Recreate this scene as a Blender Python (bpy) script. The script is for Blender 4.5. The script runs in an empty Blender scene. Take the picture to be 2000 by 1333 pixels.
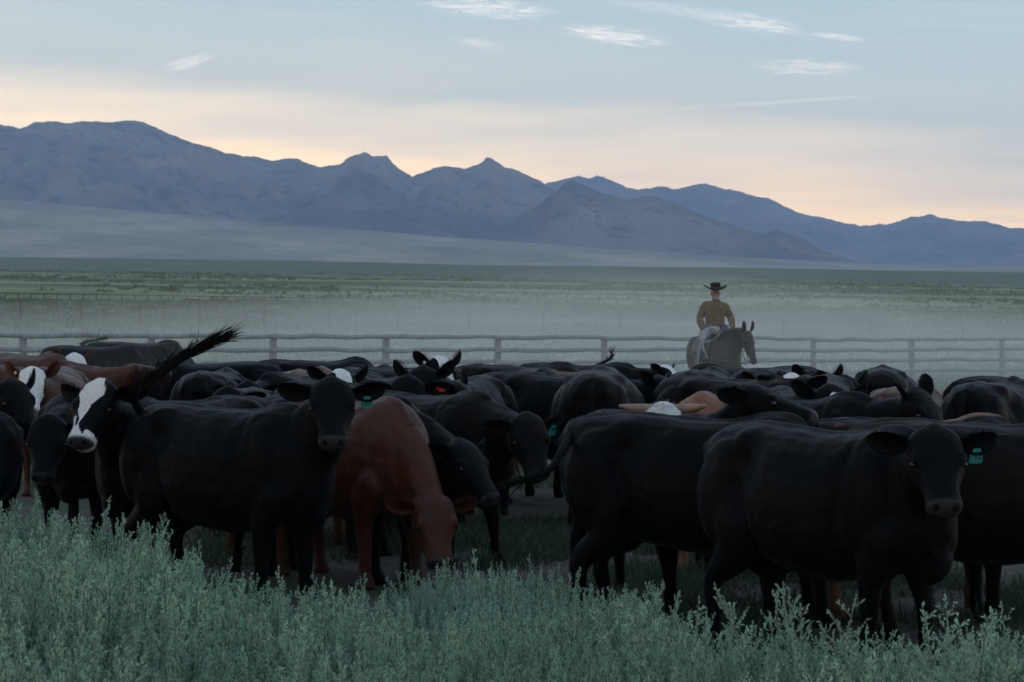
import bpy, math, random
import numpy as np
from mathutils import Vector, Matrix

SC = bpy.context.scene
COL = SC.collection
rad = math.radians
random.seed(7)

# ------------------------------------------------------------------ camera
FPX, HX, HY, HC = 4722.0, 1000.0, 596.0, 2.0      # focal length in picture units, principal column, horizon row, camera height
cam_d = bpy.data.cameras.new('camera')
cam = bpy.data.objects.new('camera', cam_d); COL.objects.link(cam)
cam_d.lens = 85.0; cam_d.sensor_width = 36.0
cam_d.clip_start = 0.1; cam_d.clip_end = 60000.0
cam.location = (0, 0, HC)
cam.rotation_euler = (rad(90.0 - 0.855), 0, 0)
cam_d.dof.use_dof = True; cam_d.dof.focus_distance = 19.0; cam_d.dof.aperture_fstop = 8.0
SC.camera = cam

# ------------------------------------------------------------------ world: dusk sky
SUN_EL, SUN_AZ = 4.0, 68.0            # degrees; azimuth clockwise from the view axis
world = bpy.data.worlds.new('World'); SC.world = world; world.use_nodes = True
NT = world.node_tree; NT.nodes.clear()

class NB:
    """small helper to wire shader nodes"""
    def __init__(s, nt): s.nt = nt
    def n(s, t, **kw):
        o = s.nt.nodes.new(t)
        for k, v in kw.items(): setattr(o, k, v)
        return o
    def put(s, sock, v):
        if v is None: return
        if hasattr(v, 'is_output') or isinstance(v, bpy.types.NodeSocket): s.nt.links.new(v, sock)
        else: sock.default_value = v
    def m(s, op, a, b=None, c=None, clamp=False):
        o = s.n('ShaderNodeMath', operation=op, use_clamp=clamp)
        for i, v in enumerate((a, b, c)): s.put(o.inputs[i], v)
        return o.outputs[0]
    def mix(s, f, a, b, blend='MIX'):
        o = s.n('ShaderNodeMix', data_type='RGBA', blend_type=blend)
        o.clamp_factor = True
        s.put(o.inputs['Factor'], f)
        for k, v in (('A', a), ('B', b)):
            so = [i for i in o.inputs if i.name == k and i.type == 'RGBA'][0]
            if isinstance(v, tuple) and len(v) == 3: v = v + (1,)
            s.put(so, v)
        return [q for q in o.outputs if q.type == 'RGBA'][0]
    def ramp(s, f, stops, interp='LINEAR'):
        o = s.n('ShaderNodeValToRGB'); cr = o.color_ramp; cr.interpolation = interp
        while len(cr.elements) < len(stops): cr.elements.new(0.5)
        for e, (p, c) in zip(cr.elements, stops):
            e.position = p
            e.color = (c, c, c, 1) if isinstance(c, (int, float)) else tuple(c) + (1,)
        s.put(o.inputs[0], f)
        return o.outputs[0]
    def noise(s, vec, scale, detail=4, rough=.55, dist=0.0, dims='3D'):
        o = s.n('ShaderNodeTexNoise', noise_dimensions=dims)
        s.put(o.inputs['Vector'], vec); o.inputs['Scale'].default_value = scale
        o.inputs['Detail'].default_value = detail; o.inputs['Roughness'].default_value = rough
        o.inputs['Distortion'].default_value = dist
        return o.outputs['Fac']
    def xyz(s, x, y, z):
        o = s.n('ShaderNodeCombineXYZ')
        for i, v in enumerate((x, y, z)): s.put(o.inputs[i], v)
        return o.outputs[0]
    def sep(s, v):
        o = s.n('ShaderNodeSeparateXYZ'); s.put(o.inputs[0], v); return o.outputs
    def mrange(s, v, a, b, c=0.0, d=1.0, smooth=True):
        o = s.n('ShaderNodeMapRange'); o.clamp = True
        if smooth: o.interpolation_type = 'SMOOTHSTEP'
        s.put(o.inputs[0], v)
        for i, q in enumerate((a, b, c, d)): o.inputs[i + 1].default_value = q
        return o.outputs[0]

def build_world():
    b = NB(NT)
    out = b.n('ShaderNodeOutputWorld'); bg = b.n('ShaderNodeBackground')
    NT.links.new(bg.outputs[0], out.inputs[0])
    tc = b.n('ShaderNodeTexCoord'); d = b.sep(tc.outputs['Generated'])
    az = b.m('ARCTAN2', d[0], d[1]); el = b.m('ARCSINE', d[2])
    sky = b.n('ShaderNodeTexSky', sky_type='NISHITA')
    sky.sun_disc = False; sky.sun_elevation = rad(SUN_EL); sky.sun_rotation = rad(SUN_AZ)
    sky.air_density = 1.2; sky.dust_density = 1.0; sky.ozone_density = 2.0; sky.altitude = 1500
    ns = b.n('ShaderNodeVectorMath', operation='SCALE'); NT.links.new(sky.outputs[0], ns.inputs[0]); ns.inputs['Scale'].default_value = 0.11
    # thin high veil that gives the dusk its colours, by elevation (slightly lower toward the right)
    eld = b.m('MULTIPLY', el, 180 / math.pi)
    wob = b.noise(b.xyz(b.m('MULTIPLY', az, 4.0), b.m('MULTIPLY', el, 34.0), 0.0), 1.6, 4, .5)
    tilt = b.m('MULTIPLY', b.m('SINE', az), 4.0)
    e2 = b.m('ADD', b.m('ADD', eld, tilt), b.m('MULTIPLY', b.m('SUBTRACT', wob, .5), 2.2))
    f = b.m('DIVIDE', b.m('ADD', e2, 5.0), 95.0, clamp=True)
    def P(e): return (e + 5.0) / 95.0
    veil = b.ramp(f, [(0.0, (1.6, 1.0, .42)), (P(1.0), (2.0, 1.25, .50)), (P(2.6), (2.1, 1.42, .70)), (P(3.6), (1.28, 1.02, .72)),
                      (P(5.0), (.645, .675, .63)), (P(7.4), (.455, .58, .62)), (P(16), (.41, .53, .63)),
                      (P(40), (.40, .53, .66)), (P(85), (.33, .46, .61))])
    base = b.mix(.86, ns.outputs[0], veil)
    # fine streaks along the band
    st = b.noise(b.xyz(b.m('MULTIPLY', az, 7.0), b.m('MULTIPLY', b.m('ADD', el, b.m('MULTIPLY', az, .07)), 150.0), 3.0), 1.0, 5, .55)
    base = b.mix(b.mrange(st, .45, .8, 0, .10), base, (.92, .84, .76))
    # cirrus wisps, each at its own azimuth and elevation (written in picture units: 4722 per radian)
    U = b.m('MULTIPLY_ADD', az, FPX, HX); V = b.m('MULTIPLY_ADD', el, -FPX, HY)
    wisps = [(955, 20, 5, 150, 17, .8), (1200, 74, 7, 140, 15, .9), (940, 90, 9, 62, 8, .5), (375, 128, -17, 66, 10, .8),
             (1460, 50, 10, 130, 15, .75), (1630, 80, 6, 70, 6, .55), (1570, 138, 2, 130, 15, .6), (1480, 206, -3.4, 250, 4, .55),
             (1330, 28, 8, 190, 11, .35), (1950, 432, 2, 110, 7, -.3)]
    acc = None
    for i, (cx, cy, ang, L, T, k) in enumerate(wisps):
        a = rad(ang); ca, sa = math.cos(a), math.sin(a)
        du = b.m('SUBTRACT', U, cx); dv = b.m('SUBTRACT', V, cy)
        p = b.m('ADD', b.m('MULTIPLY', du, ca), b.m('MULTIPLY', dv, sa))
        q = b.m('SUBTRACT', b.m('MULTIPLY', dv, ca), b.m('MULTIPLY', du, sa))
        env = b.m('SUBTRACT', 1.0, b.m('ADD', b.m('POWER', b.m('ABSOLUTE', b.m('DIVIDE', p, L)), 2.0), b.m('POWER', b.m('ABSOLUTE', b.m('DIVIDE', q, T * (1.0 if i == 7 else 1.45))), 2.0)), clamp=True)
        if i == 7:
            m = b.m('MULTIPLY', env, b.mrange(p, -250, 260, .1, 1.0))
        else:
            nz = b.noise(b.xyz(b.m('DIVIDE', b.m('ADD', p, b.m('MULTIPLY', q, 2.2)), 44.0), b.m('DIVIDE', q, 5.5), float(i) * 3.1), 1.0, 6, .66, .9)
            m = b.m('MULTIPLY', b.mrange(env, 0, .9), b.mrange(b.m('ADD', nz, b.m('MULTIPLY', env, .12)), .46, .74))
        m = b.m('MULTIPLY', m, abs(k))
        if k < 0:
            base = b.mix(m, base, (.46, .43, .46)); continue
        acc = m if acc is None else b.m('MAXIMUM', acc, m)
    base = b.mix(b.m('MULTIPLY', acc, .92, clamp=True), base, (.98, .92, .85))
    NT.links.new(base, bg.inputs[0]); bg.inputs[1].default_value = 1.0
build_world()

sun_d = bpy.data.lights.new('sun', 'SUN'); sun = bpy.data.objects.new('sun', sun_d); COL.objects.link(sun)
sun_d.energy = 0.16; sun_d.angle = rad(9); sun_d.color = (1.0, .86, .72)
sdir = Vector((math.sin(rad(SUN_AZ)) * math.cos(rad(SUN_EL + 6)), math.cos(rad(SUN_AZ)) * math.cos(rad(SUN_EL + 6)), math.sin(rad(SUN_EL + 6))))
sun.rotation_euler = sdir.to_track_quat('Z', 'Y').to_euler()

vs = SC.view_settings
SC.display_settings.display_device = 'sRGB'
vs.view_transform = 'Standard'; vs.look = 'None'; vs.exposure = 0.5; vs.gamma = 1.0; vs.use_curve_mapping = False
SC.render.engine = 'CYCLES'
cy = SC.cycles
cy.use_denoising = True
cy.max_bounces = 5; cy.diffuse_bounces = 2; cy.glossy_bounces = 2; cy.transmission_bounces = 2; cy.volume_bounces = 1; cy.transparent_max_bounces = 4
cy.use_adaptive_sampling = True; cy.adaptive_threshold = 0.015
cy.sample_clamp_indirect = 4.0

# ------------------------------------------------------------------ numeric helpers
def hashn(i, j, k):
    n = (i * 374761393 + j * 668265263 + k * 2147483647 + 1013904223) & 0xffffffff
    n = ((n ^ (n >> 13)) * 1274126177) & 0xffffffff
    return ((n ^ (n >> 16)) & 0xffff) / 65535.0
def vnoise(p):
    """value noise in [0,1] on an (n,3) array"""
    p = np.asarray(p, float); i = np.floor(p).astype(np.int64); f = p - i; f = f * f * (3 - 2 * f)
    r = 0
    for dx in (0, 1):
        for dy in (0, 1):
            for dz in (0, 1):
                w = (f[:, 0] if dx else 1 - f[:, 0]) * (f[:, 1] if dy else 1 - f[:, 1]) * (f[:, 2] if dz else 1 - f[:, 2])
                r = r + w * hashn(i[:, 0] + dx, i[:, 1] + dy, i[:, 2] + dz)
    return r
def fbm(p, o=4, gain=.5):
    r = 0; a = 1.0; t = 0; q = np.asarray(p, float)
    for k in range(o):
        r = r + a * vnoise(q + 17.3 * k); t += a; a *= gain; q = q * 2.03
    return r / t
def catmull(xs, ys, xq):
    xs = np.asarray(xs, float); ys = np.asarray(ys, float); xq = np.asarray(xq, float)
    m = np.gradient(ys, xs)
    i = np.clip(np.searchsorted(xs, xq) - 1, 0, len(xs) - 2)
    h = xs[i + 1] - xs[i]; t = np.clip((xq - xs[i]) / h, 0, 1)
    return (2*t**3-3*t**2+1)*ys[i] + (t**3-2*t**2+t)*h*m[i] + (-2*t**3+3*t**2)*ys[i+1] + (t**3-t**2)*h*m[i+1]
def sstep(a, b, x):
    t = np.clip((np.asarray(x, float) - a) / (b - a), 0, 1); return t * t * (3 - 2 * t)

def gz(x, y):
    """height of the ground sheet"""
    x = np.asarray(x, float); y = np.asarray(y, float)
    D = np.maximum(y, 0.0)
    yk = np.array([0, 60, 120, 190, 400, 800, 1250, 1500, 1600, 1900, 2500])
    zk = np.array([0, 0.02, 0.08, 0.30, 3.0, 9.2, 20., 27.2, 27.6, 24.0, 26.0])
    z = np.interp(D, yk, zk)
    u = np.clip(x / np.maximum(D, 60.0), -.9, .9)                   # fan behind the plain, higher to the left
    fan_px = np.interp(u * FPX + HX, [-3000, 0, 400, 800, 1200, 1500, 1800, 5000], [330, 396, 430, 462, 490, 508, 522, 530])
    fan = (HY - fan_px) / FPX * 5200.0
    t = sstep(2000, 5200, D)
    z = z + t * (fan - 26.0)
    tilt = 0.0155 * sstep(24, 52, D) * (1 - sstep(1700, 3500, D))
    z = z - tilt * np.clip(x, -900, 900)
    p = np.stack([x.ravel() / 9.0, y.ravel() / 9.0, np.zeros(x.size)], 1)
    z = z + (.05 * (fbm(p, 3) - .5)).reshape(x.shape) * np.clip(D / 20, .3, 1)
    p = p * 9 / 150.0
    z = z + (2.4 * (fbm(p, 3) - .5)).reshape(x.shape) * sstep(200, 800, D)
    return z
def gz1(x, y): return float(gz(np.array([x]), np.array([y]))[0])
def at(px, s, z=None):
    """world point for picture column px at scale s (picture units per metre)"""
    y = FPX / s; x = (px - HX) / s
    return Vector((x, y, gz1(x, y) if z is None else z))
def atp(px, py, s):
    return Vector(((px - HX) / s, FPX / s, HC - (py - HY) / s))

# ------------------------------------------------------------------ mesh helpers
class MB:
    def __init__(s): s.v = []; s.f = []; s.n = 0
    def add(s, V, F):
        V = np.asarray(V, float).reshape(-1, 3); s.v.append(V)
        s.f.extend([tuple(i + s.n for i in q) for q in F]); s.n += len(V); return s
    def loft(s, rings, cap=True):
        n = len(rings[0]); F = []
        V = np.concatenate([np.asarray(r, float) for r in rings])
        for i in range(len(rings) - 1):
            for j in range(n):
                k = (j + 1) % n
                F.append((i*n+j, i*n+k, (i+1)*n+k, (i+1)*n+j))
        if cap:
            F.append(tuple(range(n - 1, -1, -1))); F.append(tuple((len(rings)-1)*n + j for j in range(n)))
        return s.add(V, F)
    def ell(s, c, r, M=None, n=12, m=8):
        V = []; F = []
        for i in range(1, m):
            a = math.pi * i / m
            for j in range(n):
                t = 2 * math.pi * j / n
                V.append((math.sin(a) * math.cos(t) * r[0], math.sin(a) * math.sin(t) * r[1], math.cos(a) * r[2]))
        V.append((0, 0, r[2])); V.append((0, 0, -r[2])); T = len(V) - 2
        for i in range(m - 2):
            for j in range(n):
                k = (j + 1) % n; F.append((i*n+j, (i+1)*n+j, (i+1)*n+k, i*n+k))
        for j in range(n):
            k = (j + 1) % n; F.append((T, j, k)); F.append((T + 1, (m-2)*n+k, (m-2)*n+j))
        V = np.array(V)
        if M is not None: V = V @ np.asarray(M, float).T
        return s.add(V + np.asarray(c, float), F)
    def tube(s, pts, ra, rb=None, side=(0, 1, 0), n=10, p=2.0, sub=0):
        pts = np.asarray(pts, float); ra = np.asarray(ra, float); rb = ra if rb is None else np.asarray(rb, float)
        if sub:
            t = np.arange(len(pts)); tq = np.linspace(0, len(pts) - 1, (len(pts) - 1) * sub + 1)
            pts = np.stack([catmull(t, pts[:, k], tq) for k in range(3)], 1); ra = catmull(t, ra, tq); rb = catmull(t, rb, tq)
        tg = np.gradient(pts, axis=0); tg /= np.linalg.norm(tg, axis=1)[:, None] + 1e-12
        rings = []
        for c, d, a, b2 in zip(pts, tg, ra, rb):
            R = np.asarray(side, float); R = R - d * R.dot(d)
            if np.linalg.norm(R) < 1e-4: R = np.cross(d, (0.31, .77, .55))
            R /= np.linalg.norm(R); Uu = np.cross(R, d)
            rings.append(egg(c, R, Uu, a, b2, b2, n, p))
        return s.loft(rings)
    def box(s, c, r, M=None):
        V = np.array([(x, y, z) for x in (-1, 1) for y in (-1, 1) for z in (-1, 1)], float) * np.asarray(r, float)
        if M is not None: V = V @ np.asarray(M, float).T
        return s.add(V + np.asarray(c, float), [(0, 1, 3, 2), (4, 6, 7, 5), (0, 4, 5, 1), (2, 3, 7, 6), (0, 2, 6, 4), (1, 5, 7, 3)])
    def mesh(s, name, smooth=True):
        me = bpy.data.meshes.new(name)
        V = np.concatenate(s.v) if s.v else np.zeros((0, 3))
        me.from_pydata(V.tolist(), [], s.f); me.update()
        if smooth: me.polygons.foreach_set('use_smooth', np.ones(len(me.polygons), bool))
        return me
def egg(c, R, U, w, up, dn, n=20, p=2.0):
    t = np.arange(n) * 2 * math.pi / n
    ct, st = np.cos(t), np.sin(t); e = 2.0 / p
    a = w * np.sign(ct) * np.abs(ct) ** e
    z = np.where(st > 0, up, dn) * np.sign(st) * np.abs(st) ** e
    return np.asarray(c, float)[None] + a[:, None] * np.asarray(R, float)[None] + z[:, None] * np.asarray(U, float)[None]
def fast_mesh(name, V, F, smooth=False):
    """V (n,3), F (m,k) uniform polygon size"""
    V = np.asarray(V, np.float32); F = np.asarray(F, np.int32); k = F.shape[1]
    me = bpy.data.meshes.new(name)
    me.vertices.add(len(V)); me.vertices.foreach_set('co', V.ravel())
    me.loops.add(F.size); me.loops.foreach_set('vertex_index', F.ravel())
    me.polygons.add(len(F)); me.polygons.foreach_set('loop_start', np.arange(0, F.size, k, dtype=np.int32))
    me.update(calc_edges=True)
    if smooth: me.polygons.foreach_set('use_smooth', np.ones(len(F), bool))
    return me
def link(name, me, mat=None, parent=None, loc=None, **props):
    o = bpy.data.objects.new(name, me); COL.objects.link(o)
    if mat is not None and me is not None and not me.materials: me.materials.append(mat)
    if parent is not None: o.parent = parent
    if loc is not None: o.location = loc
    for k, v in props.items(): o[k] = v
    return o
def remesh(mb, name, voxel, it=6, fac=.5):
    me = mb.mesh(name + '_raw'); o = bpy.data.objects.new('tmp', me); COL.objects.link(o)
    r = o.modifiers.new('r', 'REMESH'); r.mode = 'VOXEL'; r.voxel_size = voxel; r.use_smooth_shade = True
    if it:
        q = o.modifiers.new('s', 'SMOOTH'); q.factor = fac; q.iterations = it
    dg = bpy.context.evaluated_depsgraph_get()
    res = bpy.data.meshes.new_from_object(o.evaluated_get(dg)); res.name = name
    bpy.data.objects.remove(o); bpy.data.meshes.remove(me)
    return res
def co(me):
    a = np.empty(len(me.vertices) * 3, np.float32); me.vertices.foreach_get('co', a); return a.reshape(-1, 3).astype(float)
def nor(me):
    a = np.empty(len(me.vertices) * 3, np.float32); me.vertices.foreach_get('normal', a); return a.reshape(-1, 3).astype(float)
def set_co(me, V):
    me.vertices.foreach_set('co', np.asarray(V, np.float32).ravel()); me.update()
def attr(me, name, vals):
    a = me.attributes.new(name, 'FLOAT', 'POINT'); a.data.foreach_set('value', np.asarray(vals, np.float32))

# ------------------------------------------------------------------ materials
def newmat(name):
    m = bpy.data.materials.new(name); m.use_nodes = True; nt = m.node_tree
    bs = nt.nodes['Principled BSDF']; return m, NB(nt), bs
def plain(name, col, rough=.7, var=.25, scale=8.0, bump=.0, bscale=40.0, spec=.3, sheen=0.0, metal=0.0):
    m, b, bs = newmat(name)
    tc = b.n('ShaderNodeTexCoord').outputs['Object']
    nz = b.noise(tc, scale, 5, .6)
    lo = tuple(c * (1 - var) for c in col); hi = tuple(min(1, c * (1 + var)) for c in col)
    b.put(bs.inputs['Base Color'], b.ramp(nz, [(.3, lo), (.7, hi)]))
    bs.inputs['Roughness'].default_value = rough; bs.inputs['Specular IOR Level'].default_value = spec
    bs.inputs['Sheen Weight'].default_value = sheen; bs.inputs['Metallic'].default_value = metal
    if bump:
        bp = b.n('ShaderNodeBump'); bp.inputs['Strength'].default_value = bump; bp.inputs['Distance'].default_value = .01
        b.put(bp.inputs['Height'], b.noise(tc, bscale, 4, .6)); b.put(bs.inputs['Normal'], bp.outputs[0])
    return m

def coat(name, col, col2, sheen=.25, rough=.5, white=(.62, .62, .62), dust=.35, spec=.35):
    """cattle hide: two-tone short hair, white markings from the 'white' attribute, dark wet skin from 'skin'"""
    m, b, bs = newmat(name)
    tcn = b.n('ShaderNodeTexCoord'); tc = tcn.outputs['Object']
    oi = b.n('ShaderNodeObjectInfo'); rnd = oi.outputs['Random']
    off = b.n('ShaderNodeVectorMath', operation='ADD'); b.put(off.inputs[0], tc); b.put(off.inputs[1], b.xyz(b.m('MULTIPLY', rnd, 31.0), rnd, 0.0))
    big = b.noise(off.outputs[0], 2.6, 4, .6)
    c = b.mix(b.mrange(big, .38, .68), col, col2)
    # hair streaks run along the body
    st = b.noise(b.xyz(*[b.m('MULTIPLY', q, k) for q, k in zip(b.sep(tc), (30., 90., 60.))]), 1.0, 4, .7)
    c = b.mix(b.mrange(st, .35, .75, 0, .35), c, col2)
    # dust and dried mud in flecks
    fl = b.noise(off.outputs[0], 34.0, 3, .7); rg = b.noise(off.outputs[0], 4.0, 2, .5)
    flm = b.m('MULTIPLY', b.mrange(fl, .70, .78), b.mrange(rg, .52, .66))
    c = b.mix(b.m('MULTIPLY', flm, dust), c, (.17, .135, .10))
    w = b.n('ShaderNodeAttribute', attribute_name='white').outputs['Fac']
    wn = b.noise(tc, 60.0, 4, .7)
    wcol = b.mix(b.mrange(wn, .3, .7), tuple(q * .72 for q in white), white)
    wm = b.mrange(b.m('ADD', w, b.m('MULTIPLY', b.m('SUBTRACT', b.noise(tc, 45., 3, .6), .5), .35)), .42, .58)
    c = b.mix(wm, c, wcol)
    sk = b.n('ShaderNodeAttribute', attribute_name='skin').outputs['Fac']
    c = b.mix(sk, c, (.022, .022, .025))
    dkn = b.n('ShaderNodeAttribute', attribute_name='dark').outputs['Fac']
    c = b.mix(dkn, c, (.003, .003, .0035))
    b.put(bs.inputs['Base Color'], c)
    b.put(bs.inputs['Roughness'], b.mix(sk, (rough,) * 3, (.28,) * 3))
    bs.inputs['Specular IOR Level'].default_value = spec
    bs.inputs['Sheen Weight'].default_value = sheen; bs.inputs['Sheen Roughness'].default_value = .35; bs.inputs['Sheen Tint'].default_value = (.72, .86, 1, 1)
    bp = b.n('ShaderNodeBump'); bp.inputs['Strength'].default_value = .35; bp.inputs['Distance'].default_value = .008
    b.put(bp.inputs['Height'], b.m('ADD', st, b.noise(tc, 14., 3, .6))); b.put(bs.inputs['Normal'], bp.outputs[0])
    return m

MAT = dict(
    black=coat('black_hide', (.0005, .0012, .0023), (.0012, .0021, .0034), sheen=.035, spec=.05, dust=.9),
    brown=coat('black_brown_hide', (.0012, .0015, .0021), (.0070, .0048, .0040), sheen=.045, spec=.05),
    red=coat('red_hide', (.058, .0150, .0062), (.030, .0080, .0040), sheen=.06, dust=.1, spec=.2),
    furblack=coat('black_hair_tips', (.0010, .0018, .0030), (.0022, .0030, .0042), sheen=.0, spec=.12, rough=.5, dust=.3),
    furbrown=coat('brown_hair_tips', (.0022, .0024, .003), (.0095, .0068, .0058), sheen=.0, spec=.12, rough=.5, dust=.3),
    furred=coat('red_hair_tips', (.068, .019, .008), (.040, .011, .005), sheen=.0, spec=.2, dust=.1),
    furtan=coat('tan_hair_tips', (.20, .095, .055), (.14, .06, .034), sheen=.0, spec=.2, dust=.1),
    whitehair=plain('white_hair', (.55, .55, .54), .8, .2, 30),
    tan=coat('tan_hide', (.17, .073, .040), (.12, .048, .026), sheen=.06, dust=.1, spec=.2),
    bay=coat('bay_horse_hide', (.022, .014, .011), (.011, .0085, .008), sheen=.02, spec=.15),
    hair=plain('black_tail_hair', (.0022, .0025, .003), .8, .3, 20, spec=.1),
    redhair=plain('red_hair', (.11, .036, .012), .6, .3, 20),
    eye=plain('eye', (.003, .003, .004), .15, 0, 5, spec=.35),
    horn=plain('horn', (.20, .125, .085), .45, .3, 12),
    redtag=plain('red_plastic', (.55, .03, .04), .4, .1),
    whitetag=plain('white_plastic', (.62, .62, .60), .4, .1),
    hoof=plain('hoof', (.02, .018, .016), .5, .3),
)
def tag_mat():
    m, b, bs = newmat('teal_plastic')
    tc = b.n('ShaderNodeTexCoord').outputs['Object']; q = b.sep(tc)
    mk = b.noise(b.xyz(b.m('MULTIPLY', q[0], 120.), b.m('MULTIPLY', q[1], 120.), b.m('MULTIPLY', q[2], 120.)), 1.0, 2, .5)
    band = b.m('MULTIPLY', b.mrange(q[2], -.058, -.052), b.mrange(q[2], -.028, -.022, 1, 0))
    b.put(bs.inputs['Base Color'], b.mix(b.m('MULTIPLY', b.mrange(mk, .52, .56), band), (.022, .185, .185), (.008, .04, .045)))
    bs.inputs['Roughness'].default_value = .4
    return m
MAT['teal'] = tag_mat()
# ------------------------------------------------------------------ ground sheet
def ground_material():
    m, b, bs = newmat('ground')
    pos = b.n('ShaderNodeNewGeometry').outputs['Position']; q = b.sep(pos)
    D = q[1]
    # trampled yard near the herd
    d1 = b.noise(pos, .8, 5, .6); d2 = b.noise(pos, 9.0, 5, .65)
    dirt = b.mix(b.mrange(d2, .3, .7), (.058, .050, .048), (.100, .088, .082))
    weed = b.mix(b.mrange(b.noise(pos, 14., 4, .7), .3, .7), (.028, .046, .030), (.060, .085, .055))
    near = b.mix(b.mrange(d1, .50, .60), dirt, weed)
    # pasture
    g1 = b.noise(pos, .035, 5, .55); g2 = b.noise(pos, .35, 5, .7); g3 = b.noise(pos, 2.5, 4, .7)
    straw = b.mix(g3, (.20, .215, .105), (.28, .285, .15))
    green = b.mix(g2, (.075, .112, .055), (.135, .175, .088))
    sage = b.mix(g2, (.085, .108, .080), (.145, .165, .122))
    past = b.mix(b.mrange(g1, .40, .60), green, straw)
    past = b.mix(b.mrange(b.noise(pos, .012, 4, .6), .48, .58), past, sage)
    strip = b.noise(b.xyz(b.m('MULTIPLY', q[0], .010), b.m('MULTIPLY', q[1], .045), 7.0), 1.0, 4, .6)
    past = b.mix(b.m('MULTIPLY', b.mrange(strip, .38, .54, 1, 0), .42), past, (.055, .082, .045))
    past = b.mix(b.m('MULTIPLY', b.mrange(strip, .52, .66), .4), past, (.30, .29, .15))
    lane = b.m('MULTIPLY', b.mrange(D, 150, 170), b.mrange(D, 235, 262, 1, 0))        # bare lane behind the wire fence
    past = b.mix(b.m('MULTIPLY', lane, b.mrange(b.noise(pos, .05, 3, .6), .40, .55)), past, (.125, .12, .125))
    # sage flat further out: streaky pale and dark belts
    s1 = b.noise(b.xyz(b.m('MULTIPLY', q[0], .0022), b.m('MULTIPLY', q[1], .0085), 0.), 1.0, 5, .6)
    s2 = b.noise(pos, .06, 4, .7)
    far = b.mix(b.mrange(b.m('ADD', s1, b.m('MULTIPLY', b.m('SUBTRACT', s2, .5), .35)), .38, .62), (.085, .108, .065), (.25, .25, .135))
    flat = b.mix(b.mrange(s2, .3, .7), (.080, .098, .066), (.150, .162, .112))
    fan = b.mix(b.mrange(b.noise(b.xyz(b.m('MULTIPLY', q[0], .004), b.m('MULTIPLY', q[1], .0016), 0.), 1.0, 6, .65), .38, .62), (.20, .18, .145), (.33, .28, .215))
    fan = b.mix(b.mrange(b.noise(pos, .03, 4, .7), .55, .70, 0, .6), fan, (.07, .075, .068))
    upn = b.m('ADD', D, b.m('MULTIPLY', b.noise(b.xyz(b.m('MULTIPLY', q[0], .006), b.m('MULTIPLY', q[1], .0012), 4.), 1.0, 5, .65), 2600.0))
    fan = b.mix(b.mrange(upn, 4700, 7000), fan, (.095, .092, .085))
    c = b.mix(b.mrange(b.m('ADD', D, b.m('MULTIPLY', d1, 8.0)), 28, 38), near, past)
    c = b.mix(b.mrange(D, 330, 470), c, far)
    c = b.mix(b.mrange(D, 700, 1000), c, flat)
    c = b.mix(b.mrange(D, 1700, 2200), c, fan)
    b.put(bs.inputs['Base Color'], c); bs.inputs['Roughness'].default_value = .95; bs.inputs['Specular IOR Level'].default_value = .1
    bp = b.n('ShaderNodeBump'); bp.inputs['Strength'].default_value = .9; bp.inputs['Distance'].default_value = .06
    b.put(bp.inputs['Height'], b.m('ADD', d2, b.m('MULTIPLY', g3, 1.5))); b.put(bs.inputs['Normal'], bp.outputs[0])
    return m
def build_ground():
    ys = np.concatenate([np.linspace(-30, 70, 180), 70 * (7000 / 70.0) ** np.linspace(0.01, 1, 240)])
    us = np.linspace(-1, 1, 161)
    Y, Uu = np.meshgrid(ys, us, indexing='ij'); X = Uu * (35 + .75 * np.maximum(Y, 0))
    Z = gz(X, Y)
    V = np.stack([X, Y, Z], -1).reshape(-1, 3); n = len(us)
    i, j = np.meshgrid(np.arange(len(ys) - 1), np.arange(n - 1), indexing='ij'); a = (i * n + j).ravel()
    link('ground', fast_mesh('ground', V, np.stack([a, a + 1, a + n + 1, a + n], 1), True), ground_material(), kind='structure')
build_ground()

# ------------------------------------------------------------------ mountains
def mountain_material():
    m, b, bs = newmat('mountain_slope')
    pos = b.n('ShaderNodeNewGeometry').outputs['Position']; q = b.sep(pos)
    n1 = b.noise(pos, .0016, 6, .6); n2 = b.noise(pos, .012, 5, .7)
    c = b.mix(b.mrange(n1, .38, .62), (.085, .080, .076), (.17, .150, .130))
    c = b.mix(b.mrange(n2, .50, .66, 0, .85), c, (.030, .032, .034))  # dark noise patches: shrubs, plus gully shade put into the colour
    c = b.mix(b.mrange(b.noise(pos, .004, 4, .6), .58, .70, 0, .6), c, (.27, .225, .18))
    vo = b.n('ShaderNodeTexVoronoi'); b.put(vo.inputs['Vector'], pos); vo.inputs['Scale'].default_value = .028
    dots = b.m('MULTIPLY', b.mrange(vo.outputs['Distance'], .16, .26, 1, 0), b.mrange(b.noise(pos, .0022, 3, .6), .50, .60))
    c = b.mix(dots, c, (.018, .022, .022))
    b.put(bs.inputs['Base Color'], c); bs.inputs['Roughness'].default_value = .95; bs.inputs['Specular IOR Level'].default_value = .05
    return m
MOUNT = mountain_material()
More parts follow.
